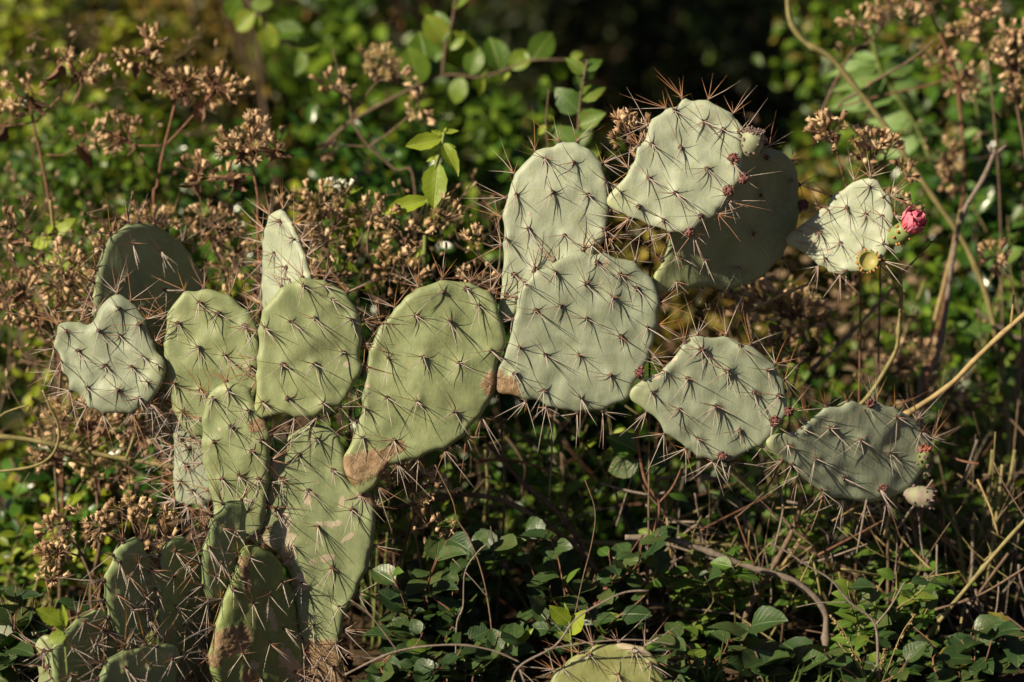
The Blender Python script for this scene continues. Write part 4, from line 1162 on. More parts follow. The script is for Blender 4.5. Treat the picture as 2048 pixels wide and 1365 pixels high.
def dried_weed(label, Y, stems, clusters, name='dried_weed', stem='twig_brown', head_px=19, group='dried brown weeds', leaves=0, ground=True):
    """stems: list of (px path, r0, r1); clusters: (hub px, centre px, rx, ry, count, fluff share)"""
    first = stems[0][0][0]
    c = at(first[0], first[1], Y)
    rt = root(name, Vector((c.x, c.y, ground_height(c.x, c.y))), label, 'dried weed', group)
    org = Vector(rt.location)
    mb = MB()
    for pth, r0, r1 in stems:
        pts = [at(p[0], p[1], Y + (p[2] if len(p) > 2 else 0.0)) for p in pth]
        if ground and pth is stems[0][0] and pts[0].z > org.z + 0.05:
            mid = pts[0].lerp(org, 0.5) + Vector((prng.uniform(-0.02, 0.02), 0.01, 0))
            pts = [org.copy(), mid] + pts
        path = spline(pts, 0.012)
        n = len(path)
        mb.tube(path, [PX * (r0 + (r1 - r0) * i / n) * (1 + 0.12 * math.sin(i * 1.7)) for i in range(n)], 6)
    for hub, cen, rx, ry, cnt, fl in clusters:
        h = at(hub[0], hub[1], Y)
        subs = max(2, cnt // 5)
        subp = []
        for k in range(subs):
            e = at(cen[0] + prng.uniform(-0.55, 0.55) * rx, cen[1] + prng.uniform(-0.4, 0.5) * ry, Y + prng.uniform(-0.5, 0.5) * rx * PX)
            e = h.lerp(e, 0.75)
            m = h.lerp(e, 0.5) + rnd_unit() * PX * 4
            mb.tube(spline([h, m, e], 0.01), PX * 1.9, 5)
            subp.append(e)
        for k in range(cnt):
            an = prng.uniform(0, 2 * math.pi); rad = math.sqrt(prng.random())
            p = at(cen[0] + math.cos(an) * rad * rx, cen[1] + math.sin(an) * rad * ry, Y + prng.uniform(-0.7, 0.7) * rx * PX)
            e = min(subp, key=lambda q: (q - p).length)
            if (p - e).length > 30 * PX:
                p = e + (p - e) * (prng.uniform(22, 40) * PX / (p - e).length) if prng.random() < 0.35 else p
            d = (p - e)
            d = d.normalized() if d.length > 1e-5 else Vector((0, 0, 1))
            d = (d + Vector((0, 0, 0.45)) + rnd_unit() * 0.25).normalized()
            mb.tube([e, e.lerp(p, 0.55) + rnd_unit() * PX * 2, p], [PX * 1.25, PX * 1.0, PX * 1.2], 4, cap=False)
            kind = 'fluff' if prng.random() < fl + 0.07 else prng.choice(('cup', 'cup', 'cup', 'open'))
            s = PX * head_px * prng.uniform(0.6, 1.1) * (0.95 if kind == 'fluff' else 1.0)
            q = d.to_track_quat('Z', 'Y').to_matrix().to_4x4()
            link('fluffy_head' if kind == 'fluff' else 'seed_head', prng.choice(HEADS[kind]), rt, Matrix.Translation(p - org) @ q @ Matrix.Diagonal((s, s, s, 1)))
        for k in range(leaves):
            b = h.lerp(subp[k % len(subp)], prng.uniform(0, 0.8))
            place_leaf(rt, 'dead', b, Vector((prng.uniform(-1, 1), prng.uniform(-1, 0.3), -1.0)), rnd_unit(), PX * prng.uniform(30, 55))
    mb.build('stem', M[stem], rt)
    return rt

def stalk(name, label, path, Y, r0, r1, mat, cat='stalk', knots=0, side=(), parent=None, ground=False):
    """one bare stem traced through photo points at depth Y (third value: offset)"""
    pts = [at(p[0], p[1], Y + (p[2] if len(p) > 2 else 0.0)) for p in path]
    lowest = min(pts, key=lambda q: q.z)
    base = Vector((lowest.x, lowest.y, lowest.z))
    if ground:
        g = Vector((lowest.x, lowest.y, ground_height(lowest.x, lowest.y)))
        if lowest is pts[0]: pts = [g] + pts
        else: pts = pts + [g]
        base = g
    pp = spline(pts, 0.01)
    n = len(pp)
    mb = MB()
    ph = prng.uniform(0, 6)
    rad = []
    for i in range(n):
        r = r0 + (r1 - r0) * i / n
        r *= 1 + 0.10 * math.sin(i * 0.9 + ph)
        if knots and i % knots == knots // 2: r *= 1.45
        rad.append(PX * r)
    mb.tube(pp, rad, 8)
    for sp_, q0, q1 in side:
        pts2 = [at(p[0], p[1], Y + (p[2] if len(p) > 2 else 0.0)) for p in sp_]
        pp2 = spline(pts2, 0.01)
        mb.tube(pp2, [PX * (q0 + (q1 - q0) * i / len(pp2)) for i in range(len(pp2))], 6)
    o = mb.build(name, M[mat], None, origin=base)
    o.location = base
    tag(o, label, cat)
    return o

# ---------------------------------------------------------------- thicket behind the cactus
# far rows first (Y metres behind the cactus plane)
mass_shrub('tall yellow-green shrub filling the upper left corner of the thicket', 120, 230, 1.75, 430, 420, 0.35, 2592, 43, 'lime', 90, 0.035, ('olive', 0.5))
mass_shrub('tall olive shrub with rusty sprays behind the two dried weed stems', 430, 260, 2.0, 420, 520, 0.35, 2592, 38, 'olive', 80, 0.035, ('rust', 0.35))
mass_shrub('tall broad-leaved green shrub behind the round-leaved branch', 760, 180, 1.9, 330, 470, 0.35, 1728, 58, 'green', 70, 0.04, ('rust', 0.12))
mass_shrub('unseen shrub above the view, added to shade the gap behind', 620, -420, 1.8, 620, 330, 0.6, 6500, 60, 'green', 110, 0.06)  # out of view, added so its shadow darkens the thicket gap
mass_shrub('shade-dark shrub behind the topmost cactus pad', 1280, 150, 3.0, 520, 520, 0.4, 4600, 48, 'shade', 110, 0.05, ('olive', 0.06))
mass_shrub('shade-dark shrub between the topmost pad and the dried weeds on the right', 1620, 130, 2.6, 330, 480, 0.4, 3000, 46, 'shade', 80, 0.05, ('green', 0.25))
mass_shrub('leafy green shrub behind the looping vine', 1850, 200, 1.5, 330, 380, 0.35, 1656, 51, 'green', 70, 0.04, ('olive', 0.15))
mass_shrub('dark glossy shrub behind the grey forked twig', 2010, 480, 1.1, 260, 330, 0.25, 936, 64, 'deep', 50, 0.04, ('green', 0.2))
mass_shrub('glossy small-leaved shrub behind the dark round-topped pad', 250, 420, 1.1, 330, 280, 0.3, 1656, 35, 'green', 70, 0.03, ('deep', 0.4))
mass_shrub('yellow-green low shrub left of the heart-shaped pad', 30, 860, 0.85, 260, 330, 0.25, 1152, 43, 'lime', 50, 0.035, ('green', 0.5))
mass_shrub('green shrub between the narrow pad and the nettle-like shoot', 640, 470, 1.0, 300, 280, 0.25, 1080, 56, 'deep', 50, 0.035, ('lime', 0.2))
mass_shrub('green shrub behind the round-topped pad left of the topmost one', 960, 420, 1.2, 300, 250, 0.25, 936, 58, 'green', 45, 0.04, ('deep', 0.3))
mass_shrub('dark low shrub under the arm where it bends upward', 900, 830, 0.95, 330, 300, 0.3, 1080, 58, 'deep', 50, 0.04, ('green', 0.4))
mass_shrub('brownish shrub under the dark overlapped pad', 1400, 560, 1.15, 300, 260, 0.25, 1080, 46, 'olive', 50, 0.04, ('dry', 0.6))
mass_shrub('green shrub behind the two lowest pads of the arm', 1500, 880, 0.95, 380, 300, 0.3, 1296, 56, 'green', 60, 0.04, ('deep', 0.5))
mass_shrub('mixed green and brown shrub behind the straw-coloured cane', 1850, 800, 0.95, 330, 330, 0.3, 1080, 51, 'green', 55, 0.04, ('dry', 0.4))
mass_shrub('rusty shrub fringe behind the pink flower', 1740, 470, 1.35, 250, 260, 0.25, 792, 43, 'olive', 40, 0.04, ('deep', 0.6))
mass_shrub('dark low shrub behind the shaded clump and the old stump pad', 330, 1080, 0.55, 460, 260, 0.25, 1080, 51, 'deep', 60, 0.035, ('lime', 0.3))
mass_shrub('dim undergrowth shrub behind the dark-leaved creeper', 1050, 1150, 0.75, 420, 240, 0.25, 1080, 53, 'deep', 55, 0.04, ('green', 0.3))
mass_shrub('dim undergrowth shrub behind the dead zigzag twig', 1700, 1150, 0.75, 420, 250, 0.25, 1224, 58, 'green', 60, 0.04, ('deep', 0.5))
# closing row along the bank
for i, (x, lab) in enumerate(((-150, 'shade-dark bank shrub at the far left behind the thicket'), (420, 'shade-dark bank shrub far behind the olive shrub'), (980, 'shade-dark bank shrub far behind the round-leaved branch'),
                              (1500, 'shade-dark bank shrub far behind the overlapped pad'), (2150, 'shade-dark bank shrub at the far right behind the vine'))):
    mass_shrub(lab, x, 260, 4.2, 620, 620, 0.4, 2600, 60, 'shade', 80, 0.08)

# ---------------------------------------------------------------- leafy branches that can be told apart
def leaf_branch(name, label, Y, stems, leaves, species, stem='twig_brown', cat='branch', sp2=None, group=None):
    """stems: (px path, r0, r1); leaves: (base px, tip px[, dy, wscale, species])"""
    f = stems[0][0][0]
    p = at(f[0], f[1], Y)
    rt = root(name, p, label, cat, group)
    mb = MB()
    for pth, r0, r1 in stems:
        path = spline([at(q[0], q[1], Y + (q[2] if len(q) > 2 else 0)) for q in pth], 0.01)
        n = len(path)
        mb.tube(path, [PX * (r0 + (r1 - r0) * i / n) for i in range(n)], 6)
    for lf in leaves:
        b, t = lf[0], lf[1]
        dy = lf[2] if len(lf) > 2 else prng.uniform(-0.02, 0.02)
        ws = lf[3] if len(lf) > 3 else prng.uniform(0.85, 1.1)
        sp = lf[4] if len(lf) > 4 else species
        hero_leaf(rt, sp, b, t, Y, (prng.uniform(-0.5, 0.3), 0, prng.uniform(0.0, 0.5)), dy, ws)
    mb.build('stem', M[stem], rt)
    return rt

leaf_branch('leafy_branch', 'branch of round olive leaves reaching right above the round-topped pad', 0.7,
    [([(640, 300), (700, 245), (790, 195), (880, 152), (960, 155), (1010, 140), (1060, 122), (1130, 120), (1200, 125)], 5, 2), ([(885, 152), (890, 100), (905, 40), (915, -20)], 4, 3)],
    [((893, 95), (852, 30)), ((900, 60), (935, 150), 0.02), ((905, 20), (945, -15), 0.0, 0.6), ((890, 110), (850, 110)), ((900, 100), (925, 60)), ((880, 150), (830, 105)), ((925, 155), (905, 205)), ((940, 150), (955, 95)),
     ((960, 155), (968, 110), 0.0, 0.9, 'lime'), ((965, 155), (960, 195), 0.0, 0.6, 'lime'), ((1000, 145), (985, 70)), ((1020, 138), (1060, 100)), ((1062, 120), (1105, 65)), ((1060, 122), (1020, 110)), ((1105, 120), (1140, 160)),
     ((1150, 122), (1200, 150)), ((1140, 118), (1165, 105)), ((860, 160), (840, 60)), ((880, 90), (870, 20)), ((840, 170), (815, 95)), ((1020, 145), (1005, 160), 0.0, 0.8, 'lime')], 'round')
leaf_branch('leafy_branch', 'branch of large round leaves hanging in from the top left of centre', 0.85,
    [([(470, -30), (510, 20), (550, 70), (600, 100), (640, 115)], 4, 2)],
    [((500, 10), (545, 5)), ((510, 25), (470, 60)), ((530, 45), (545, 100), 0.0, 1.1), ((545, 65), (605, 60)), ((560, 80), (600, 140), 0.0, 1.1), ((590, 98), (640, 85)), ((600, 100), (590, 150)), ((480, -5), (450, 40)), ((520, 30), (505, 70), 0, 0.9, 'lime')], 'round')
leaf_branch('leafy_sprig', 'upright sprig of oval leaves just left of the topmost pad', 0.45,
    [([(1150, 420), (1155, 320), (1158, 230), (1165, 170), (1175, 120)], 4, 2), ([(1100, 330), (1092, 250), (1098, 180)], 2, 1.5)],
    [((1158, 225), (1110, 175), 0.0, 1.1), ((1160, 200), (1210, 165)), ((1157, 250), (1210, 225)), ((1155, 300), (1105, 250), 0.0, 1.1), ((1160, 180), (1150, 140)), ((1168, 150), (1135, 110)), ((1170, 140), (1205, 115)), ((1156, 330), (1200, 300)), ((1155, 345), (1110, 320)),
     ((1092, 250), (1075, 270), 0, 1, 'lime'), ((1095, 230), (1110, 245), 0, 1, 'lime')], 'mid')
leaf_branch('nettle_shoot', 'bright green nettle-like shoot standing behind the arm, left of centre', 0.22,
    [([(848, 560), (850, 480), (856, 400), (872, 330), (885, 285), (888, 265)], 5.5, 4)],
    [((876, 325), (866, 418), -0.02, 0.95), ((872, 330), (842, 392), 0.02, 0.7), ((884, 278), (810, 292), -0.01, 0.8), ((884, 285), (917, 352), -0.03, 0.7), ((874, 320), (858, 300), 0.0, 1.0), ((856, 400), (762, 422), -0.02, 0.6), ((856, 405), (820, 395), 0, 0.8),
     ((886, 272), (862, 262), 0, 0.8), ((880, 305), (905, 318), -0.01, 0.6), ((878, 312), (850, 322), 0.0, 0.6), ((854, 430), (895, 442), 0.0, 0.6), ((886, 268), (868, 266), 0, 0.9), ((888, 266), (918, 262), 0, 0.7), ((888, 264), (893, 255), 0, 1.0), ((886, 290), (912, 295), 0, 0.7), ((852, 470), (880, 480), 0, 0.9), ((850, 500), (815, 520), 0.0, 0.6)], 'lime', 'stem_green', 'plant')
leaf_branch('flowering_weed', 'green weed with tiny white florets behind the narrow pad', 0.28,
    [([(668, 560), (690, 450), (696, 390), (692, 365)], 3, 2), ([(692, 385), (665, 372), (655, 372)], 2, 1.5)],
    [((696, 400), (715, 470), 0.0, 0.8), ((694, 420), (705, 510), 0, 0.7), ((692, 390), (725, 372), 0, 0.5), ((668, 372), (640, 382), 0, 0.5), ((680, 520), (720, 550), 0, 0.6), ((660, 430), (622, 440), 0, 0.9), ((690, 450), (650, 470), 0, 0.6)], 'lime', 'stem_green', 'plant')
fw = [o for o in bpy.data.objects if o.name.startswith('flowering_weed')][0]
mbf = MB()
for k in range(26):
    p = at(prng.uniform(650, 705), prng.uniform(358, 376), 0.28 + prng.uniform(-0.015, 0.015))
    blob(mbf, p, rnd_unit(), PX * prng.uniform(2.5, 4.5), 0, 1.0)
mbf.build('florets', M['white_floret'], fw)
leaf_branch('green_shoot', 'small green shoot on a pale stem left of the dark round-topped pad', 0.35,
    [([(112, 620), (110, 520), (106, 460), (100, 400)], 4, 3)],
    [((108, 470), (140, 435)), ((107, 480), (60, 490)), ((108, 500), (150, 500)), ((106, 450), (88, 470)), ((107, 460), (135, 455)), ((110, 520), (75, 520)), ((110, 525), (145, 535))], 'lime', 'stem_straw', 'plant')
leaf_branch('lance_leaved_stem', 'green stem with long lance leaves crossing behind the looping vine', 0.75,
    [([(1740, 60), (1760, 140), (1790, 190), (1830, 250), (1860, 320)], 5, 4)],
    [((1758, 135), (1655, 128), 0, 1.3), ((1762, 142), (1672, 172), -0.04, 1.2), ((1768, 146), (1842, 112), 0.03, 1.5), ((1770, 152), (1716, 205), 0, 1.4), ((1785, 178), (1848, 150), 0, 1.2), ((1795, 192), (1650, 204), 0.03, 1.0), ((1790, 180), (1838, 212), 0, 1.3), ((1825, 245), (1735, 232), 0, 1.5), ((1830, 250), (1876, 308), 0, 1.3),
     ((1830, 245), (1890, 270)), ((1755, 120), (1700, 100)), ((1750, 110), (1800, 90)), ((1840, 280), (1750, 306), 0, 1.4), ((1855, 310), (1918, 338), 0, 1.2)], 'lance', 'stem_green', 'plant')
leaf_branch('lance_leaved_stem', 'leafy stem tip with lance leaves beside the tall brown stalk', 0.8,
    [([(1960, 300), (1955, 230), (1945, 170)], 3, 2)],
    [((1948, 175), (1990, 140)), ((1950, 185), (2000, 170)), ((1950, 190), (1925, 210)), ((1952, 200), (1990, 215)), ((1955, 230), (2010, 245)), ((1950, 180), (1975, 120)), ((1957, 260), (1915, 275))], 'lance', 'stem_green', 'plant')
leaf_branch('broad_leaved_sprig', 'pair of dark oval leaves on a reddish stem under the second-lowest pad', 0.12,
    [([(1272, 830), (1275, 880), (1290, 960), (1318, 1010), (1305, 1080), (1290, 1150)], 4, 3.2), ([(1316, 1008), (1345, 975), (1365, 930)], 2.5, 1.5)],
    [((1276, 925), (1213, 938), 0.0, 1.0, 'dark'), ((1278, 905), (1215, 870), 0.0, 1.1, 'mid'), ((1285, 935), (1340, 915), 0.02, 1.0, 'dark'), ((1335, 985), (1385, 1000), 0, 0.6), ((1360, 935), (1400, 915), 0, 0.7), ((1305, 1075), (1275, 1060)), ((1300, 1080), (1330, 1070))], 'mid', 'stem_red', 'plant')
leaf_branch('young_shoot', 'young bright shoot of oval leaves just above the yellowish single pad', -0.05,
    [([(1146, 1330), (1142, 1280), (1138, 1240), (1130, 1208)], 2.5, 2)],
    [((1140, 1247), (1098, 1212), -0.01, 1.05), ((1143, 1270), (1170, 1220), -0.01, 1.05), ((1145, 1282), (1115, 1265), 0, 0.9), ((1138, 1240), (1128, 1205), 0, 0.4), ((1146, 1290), (1160, 1285), 0, 0.8)], 'lime', 'stem_green', 'plant')
leaf_branch('young_shoot', 'young bright shoot of narrow leaves left of the yellowish single pad', -0.07,
    [([(1010, 1350), (1022, 1310), (1035, 1285)], 2.2, 1.6)],
    [((1030, 1290), (1066, 1258), -0.01, 0.6), ((1022, 1312), (1062, 1298), 0, 0.6), ((1020, 1312), (1002, 1280), 0, 0.9), ((1012, 1300), (970, 1285), 0, 0.8), ((1014, 1330), (985, 1310), 0, 0.6)], 'lime', 'stem_straw', 'plant')
leaf_branch('young_shoot', 'young bright shoot with two rounded leaves in the lower left corner', -0.24,
    [([(135, 1350), (130, 1290), (122, 1240)], 2.5, 2)],
    [((128, 1248), (72, 1218), -0.01, 0.95), ((126, 1262), (108, 1235), 0.0, 1.0), ((132, 1270), (92, 1282), -0.01, 1.2), ((130, 1255), (124, 1208), 0, 0.6)], 'lime', 'stem_green', 'plant')
leaf_branch('yellowed_sprig', 'sprig with a yellowing torn leaf at the lower right edge', -0.05,
    [([(2020, 1400), (2020, 1300), (2022, 1260)], 2.2, 1.8)],
    [((2022, 1255), (1985, 1218), 0.0, 0.7, 'yellow'), ((2021, 1300), (2000, 1322), 0, 0.7, 'yellow'), ((2020, 1310), (2050, 1290), 0, 0.9, 'dark')], 'yellow', 'stem_red', 'plant')

# ---------------------------------------------------------------- shrubs with leaves as single pieces
leafy_shrub('creeping_shrub', 'dark-leaved creeping shrub filling the ground right of the old stump pad', (900, 1360, 0.05), (760, 1060, 1040, 1300), (-0.06, 0.14), 24, 9, 62, 'dark', 'stem_red', start=0.25, hint_rand=0.5, mix=('mid', 0.08))
leafy_shrub('creeping_shrub', 'dark-leaved creeping shrub behind the yellowish single pad', (1180, 1350, 0.08), (1040, 1330, 1030, 1240), (0.0, 0.16), 17, 8, 60, 'dark', 'stem_red', start=0.25, hint_rand=0.5, mix=('mid', 0.08))
leafy_shrub('creeping_shrub', 'dark-leaved creeping shrub between the stump pad and the yellowish pad along the bottom edge', (930, 1420, -0.12), (740, 1080, 1260, 1350), (-0.16, -0.04), 12, 7, 56, 'dark', 'stem_red', start=0.2, hint_rand=0.5)
leafy_shrub('glossy_shrub', 'glossy dark shrub with wavy leaves below the lowest pad', (1560, 1400, -0.10), (1470, 1660, 1200, 1340), (-0.14, -0.02), 8, 5, 82, 'dark', 'twig_brown', start=0.3, hint_rand=0.35)
leafy_shrub('glossy_shrub', 'glossy dark shrub in the lower right corner', (1930, 1420, -0.12), (1790, 2060, 1235, 1350), (-0.18, -0.02), 13, 6, 70, 'dark', 'stem_red', start=0.25, hint_rand=0.35, mix=('yellow', 0.05))
leafy_shrub('glossy_shrub', 'glossy dark shrub over the pale pad in the lower left corner', (40, 1400, -0.08), (-20, 120, 1110, 1330), (-0.11, -0.05), 12, 5, 66, 'dark', 'twig_brown', start=0.35, hint_rand=0.35)
leafy_shrub('green_weed', 'bright green weed behind the gap under the bend of the arm', (1120, 1180, 0.35), (980, 1270, 830, 1040), (0.25, 0.5), 16, 8, 52, 'mid', 'stem_olive', start=0.35, mix=('lime', 0.25), cat='plant')
leafy_shrub('green_weed', 'green weed with long leaves under the lowest pad of the arm', (1720, 1250, 0.30), (1560, 1900, 1000, 1200), (0.15, 0.45), 22, 9, 62, 'mid', 'stem_olive', start=0.3, mix=('lance', 0.2), cat='plant')
leafy_shrub('green_weed', 'green weed behind the second-lowest and lowest pads', (1600, 1100, 0.45), (1480, 1800, 650, 960), (0.35, 0.6), 14, 7, 70, 'mid', 'stem_olive', start=0.35, mix=('lance', 0.3), cat='plant')
leafy_shrub('green_weed', 'dark green weed right of the grey forked twig', (1980, 1100, 0.55), (1880, 2060, 380, 900), (0.45, 0.75), 15, 8, 66, 'mid', 'stem_olive', start=0.3, mix=('dark', 0.4), cat='plant')
leafy_shrub('green_weed', 'lime green weed under the heart-shaped pad at the left edge', (60, 1200, 0.35), (0, 210, 930, 1090), (0.25, 0.5), 12, 9, 42, 'lime', 'stem_olive', start=0.35, mix=('mid', 0.4), cat='plant')
leafy_shrub('green_weed', 'green weed just behind the arm beside the dense dried weed', (760, 820, 0.30), (600, 960, 540, 660), (0.2, 0.4), 9, 6, 50, 'lime', 'stem_green', start=0.35, mix=('mid', 0.4), cat='plant')
leafy_shrub('green_weed', 'green weed at the right edge behind the bundle of upright stalks', (1990, 1250, 0.4), (1880, 2060, 900, 1100), (0.2, 0.45), 10, 7, 62, 'mid', 'stem_olive', start=0.3, cat='plant')

leafy_shrub('green_weed', 'green weed filling the bottom between the yellowish pad and the bent grey branch', (1430, 1330, 0.2), (1300, 1600, 1030, 1330), (0.02, 0.35), 26, 9, 50, 'mid', 'stem_olive', start=0.25, mix=('dark', 0.3), cat='plant')
leafy_shrub('green_weed', 'green weed behind the dead zigzag twig near the bottom edge', (1740, 1380, 0.08), (1600, 1920, 1130, 1350), (-0.06, 0.2), 24, 9, 50, 'mid', 'stem_olive', start=0.25, mix=('dark', 0.35), cat='plant')
leafy_shrub('green_weed', 'green weed behind the dried weed under the lower end of the arm', (880, 1150, 0.4), (780, 1000, 930, 1060), (0.3, 0.5), 12, 8, 54, 'mid', 'stem_olive', start=0.3, mix=('lime', 0.3), cat='plant')

leafy_shrub('creeping_shrub', 'low dark creeper covering the soil between the yellowish pad and the wavy-leaved shrub', (1400, 1420, -0.1), (1290, 1500, 1260, 1370), (-0.18, -0.02), 14, 7, 50, 'dark', 'stem_red', start=0.15, hint_rand=0.5, mix=('mid', 0.25))
leafy_shrub('creeping_shrub', 'low dark creeper covering the soil below the dead zigzag twig', (1720, 1430, -0.12), (1620, 1840, 1280, 1370), (-0.2, -0.02), 14, 7, 50, 'dark', 'stem_red', start=0.15, hint_rand=0.5, mix=('mid', 0.25))
leafy_shrub('creeping_shrub', 'low dark creeper at the foot of the old stump pad', (760, 1430, -0.1), (690, 900, 1240, 1370), (-0.17, -0.02), 13, 7, 50, 'dark', 'stem_red', start=0.15, hint_rand=0.5, mix=('mid', 0.15))

# ---------------------------------------------------------------- dried weeds
dried_weed('tall dried weed leaning at the left edge with loose brown heads', 0.40,
    [([(108, 470), (98, 400), (85, 330), (72, 270), (60, 215)], 4.5, 3), ([(70, 245), (20, 252), (-10, 255)], 2.5, 1.5), ([(72, 245), (100, 215), (145, 170)], 3, 2), ([(92, 310), (130, 310), (160, 290)], 1.8, 1.2)],
    [((60, 215), (40, 190, ), 50, 45, 30, 0.1), ((145, 170), (165, 140), 50, 32, 24, 0.05), ((0, 255), (15, 225), 35, 25, 14, 0), ((160, 290), (170, 270), 30, 25, 12, 0), ((115, 130), (120, 115), 25, 14, 9, 0)], leaves=1, stem='stem_red')
dried_weed('tall dried weed with a fluffy crown behind the dark round-topped pad', 0.38,
    [([(308, 430), (315, 370), (325, 310), (340, 250), (352, 200)], 4.5, 3), ([(332, 290), (370, 250), (410, 205)], 2.6, 2), ([(330, 292), (270, 292)], 2.5, 1.8), ([(310, 360), (290, 325), (268, 295)], 1.8, 1.2), ([(352, 205), (310, 150), (285, 130)], 2, 1.5)],
    [((352, 200), (355, 165), 55, 38, 38, 0.5), ((410, 205), (440, 170), 50, 42, 35, 0.02), ((268, 292), (235, 265), 45, 35, 35, 0.0), ((285, 130), (265, 115), 50, 32, 19, 0.05), ((300, 90), (305, 80), 25, 25, 12, 0)], leaves=1, stem='stem_red')
dried_weed('dried weed with dark crumpled leaves left of the narrow pad', 0.28,
    [([(516, 470), (516, 400), (508, 350), (500, 300)], 4, 2.8), ([(508, 350), (470, 350), (400, 360)], 2, 1.4), ([(505, 330), (540, 310), (555, 300)], 2, 1.4)],
    [((500, 305), (480, 290), 45, 40, 41, 0), ((400, 358), (395, 335), 35, 25, 18, 0), ((555, 300), (550, 290), 20, 30, 15, 0), ((500, 300), (505, 250), 25, 20, 14, 0), ((470, 340), (450, 355), 30, 20, 15, 0)], leaves=3, stem='stem_red')
dried_weed('branching dried weed with pale fluffy tops above the nettle-like shoot', 0.5,
    [([(830, 380), (790, 340), (735, 290), (705, 240), (700, 190)], 4, 3), ([(735, 295), (780, 265), (820, 230)], 2.6, 2), ([(735, 295), (690, 292), (660, 305)], 2.4, 1.8), ([(705, 235), (740, 180), (760, 160)], 2.2, 1.6), ([(700, 190), (680, 150), (665, 100)], 2, 1.5)],
    [((750, 165), (755, 120), 48, 36, 35, 0.75), ((700, 190), (665, 175), 40, 35, 21, 0), ((820, 230), (838, 215), 22, 35, 18, 0.1), ((660, 305), (648, 300), 14, 18, 9, 0), ((760, 160), (800, 150), 30, 25, 12, 0)])
dried_weed('dense dried weed crowding the left side behind the heart-shaped pad', 0.24,
    [([(110, 900), (120, 760), (130, 650), (140, 560)], 4, 3), ([(125, 700), (60, 620), (30, 560)], 3, 2), ([(130, 660), (190, 570), (230, 520)], 3, 2), ([(120, 740), (40, 720)], 2.5, 1.5), ([(60, 620), (20, 500), (18, 460)], 2.4, 1.6)],
    [((140, 560), (120, 540), 60, 60, 70, 0.05), ((30, 560), (35, 600), 55, 55, 59, 0.02), ((230, 520), (210, 500), 40, 60, 38, 0.02), ((20, 470), (20, 470), 30, 45, 27, 0.05), ((60, 620), (110, 640), 70, 40, 50, 0), ((190, 570), (180, 600), 40, 45, 35, 0)], head_px=18, leaves=1)
dried_weed('dried weed peeking out above the dark round-topped pad', 0.34,
    [([(330, 640), (330, 520), (320, 450)], 3.5, 2.5), ([(330, 500), (380, 460), (420, 450)], 2.5, 2)],
    [((320, 450), (310, 435), 55, 28, 38, 0.12), ((420, 450), (430, 450), 60, 40, 53, 0.12), ((420, 470), (470, 530), 55, 60, 50, 0.1)], head_px=18)
dried_weed('dense fluffy dried weed between the narrow pad and the arm', 0.26,
    [([(700, 760), (690, 620), (660, 520), (640, 440)], 4, 3), ([(670, 560), (720, 480), (740, 430)], 3, 2), ([(690, 620), (620, 540), (600, 480)], 2.5, 2)],
    [((640, 440), (630, 400), 60, 38, 53, 0.3), ((740, 430), (735, 420), 30, 35, 21, 0.15), ((600, 480), (660, 470), 60, 50, 50, 0.0), ((620, 540), (640, 560), 60, 40, 44, 0.25)], head_px=17)
dried_weed('dense dried weed with star-shaped brown heads just left of the arm top', 0.22,
    [([(800, 720), (805, 600), (815, 500), (820, 450)], 3.5, 2.5), ([(810, 540), (770, 480), (790, 430)], 2.2, 1.5), ([(812, 520), (860, 470), (870, 430)], 2.2, 1.5), ([(760, 590), (735, 500), (743, 430)], 2.8, 2)],
    [((815, 490), (815, 465), 50, 30, 30, 0), ((808, 560), (800, 540), 65, 55, 67, 0.18), ((870, 440), (890, 430), 45, 35, 24, 0.2), ((790, 440), (770, 440), 30, 25, 15, 0)], head_px=19)
dried_weed('small dried weed tucked against the left rim of the round-topped pad', 0.16,
    [([(985, 640), (1000, 520), (998, 450), (990, 400)], 3, 2.2), ([(1000, 500), (950, 480)], 2, 1.4)],
    [((950, 480), (948, 478), 18, 22, 12, 0), ((990, 560), (950, 560), 40, 35, 21, 0.05)], head_px=18)
dried_weed('dried weed head beside the left shoulder of the topmost pad', 0.10,
    [([(1300, 480), (1300, 380), (1285, 300)], 2.6, 2)],
    [((1290, 310), (1262, 268), 45, 40, 44, 0)], head_px=20)
dried_weed('dried weed sprig standing between the overlapped pad and the flower pad', 0.22,
    [([(1720, 560), (1705, 420), (1685, 350), (1668, 280)], 2.6, 2)],
    [((1672, 290), (1655, 258), 34, 36, 35, 0)], head_px=22, stem='stem_red')
dried_weed('open dried weed umbel above the pad that bears the flower', 0.25,
    [([(1760, 560), (1760, 420), (1755, 360), (1740, 330)], 2.6, 2), ([(1755, 380), (1800, 370), (1810, 350)], 1.8, 1.2)],
    [((1745, 340), (1750, 295), 50, 38, 44, 0.05), ((1812, 360), (1808, 345), 18, 20, 12, 0), ((1760, 400), (1800, 405), 40, 25, 21, 0)], head_px=22)
dried_weed('tall brown dried stalk with fluffy tufts rising along the right side', 0.62,
    [([(1845, 800), (1890, 600), (1925, 400), (1925, 280), (1910, 150), (1880, 70), (1840, -20)], 5, 4), ([(1910, 150), (1860, 170), (1770, 190), (1680, 215)], 3, 2), ([(1890, 80), (1870, 100)], 2, 1.5)],
    [((1920, 300), (1900, 320), 26, 50, 35, 0.4), ((1912, 170), (1930, 155), 40, 40, 27, 0.05), ((1885, 100), (1880, 125), 35, 28, 21, 0), ((1915, 380), (1900, 370), 20, 25, 12, 0)], stem='stem_red')
dried_weed('dried weed with dense tan heads at the upper right edge', 0.5,
    [([(2060, 560), (2055, 350), (2035, 220), (2020, 150)], 4, 3)],
    [((2030, 180), (2025, 100), 40, 62, 88, 0.02), ((2045, 200), (2040, 185), 30, 25, 24, 0)], head_px=19)
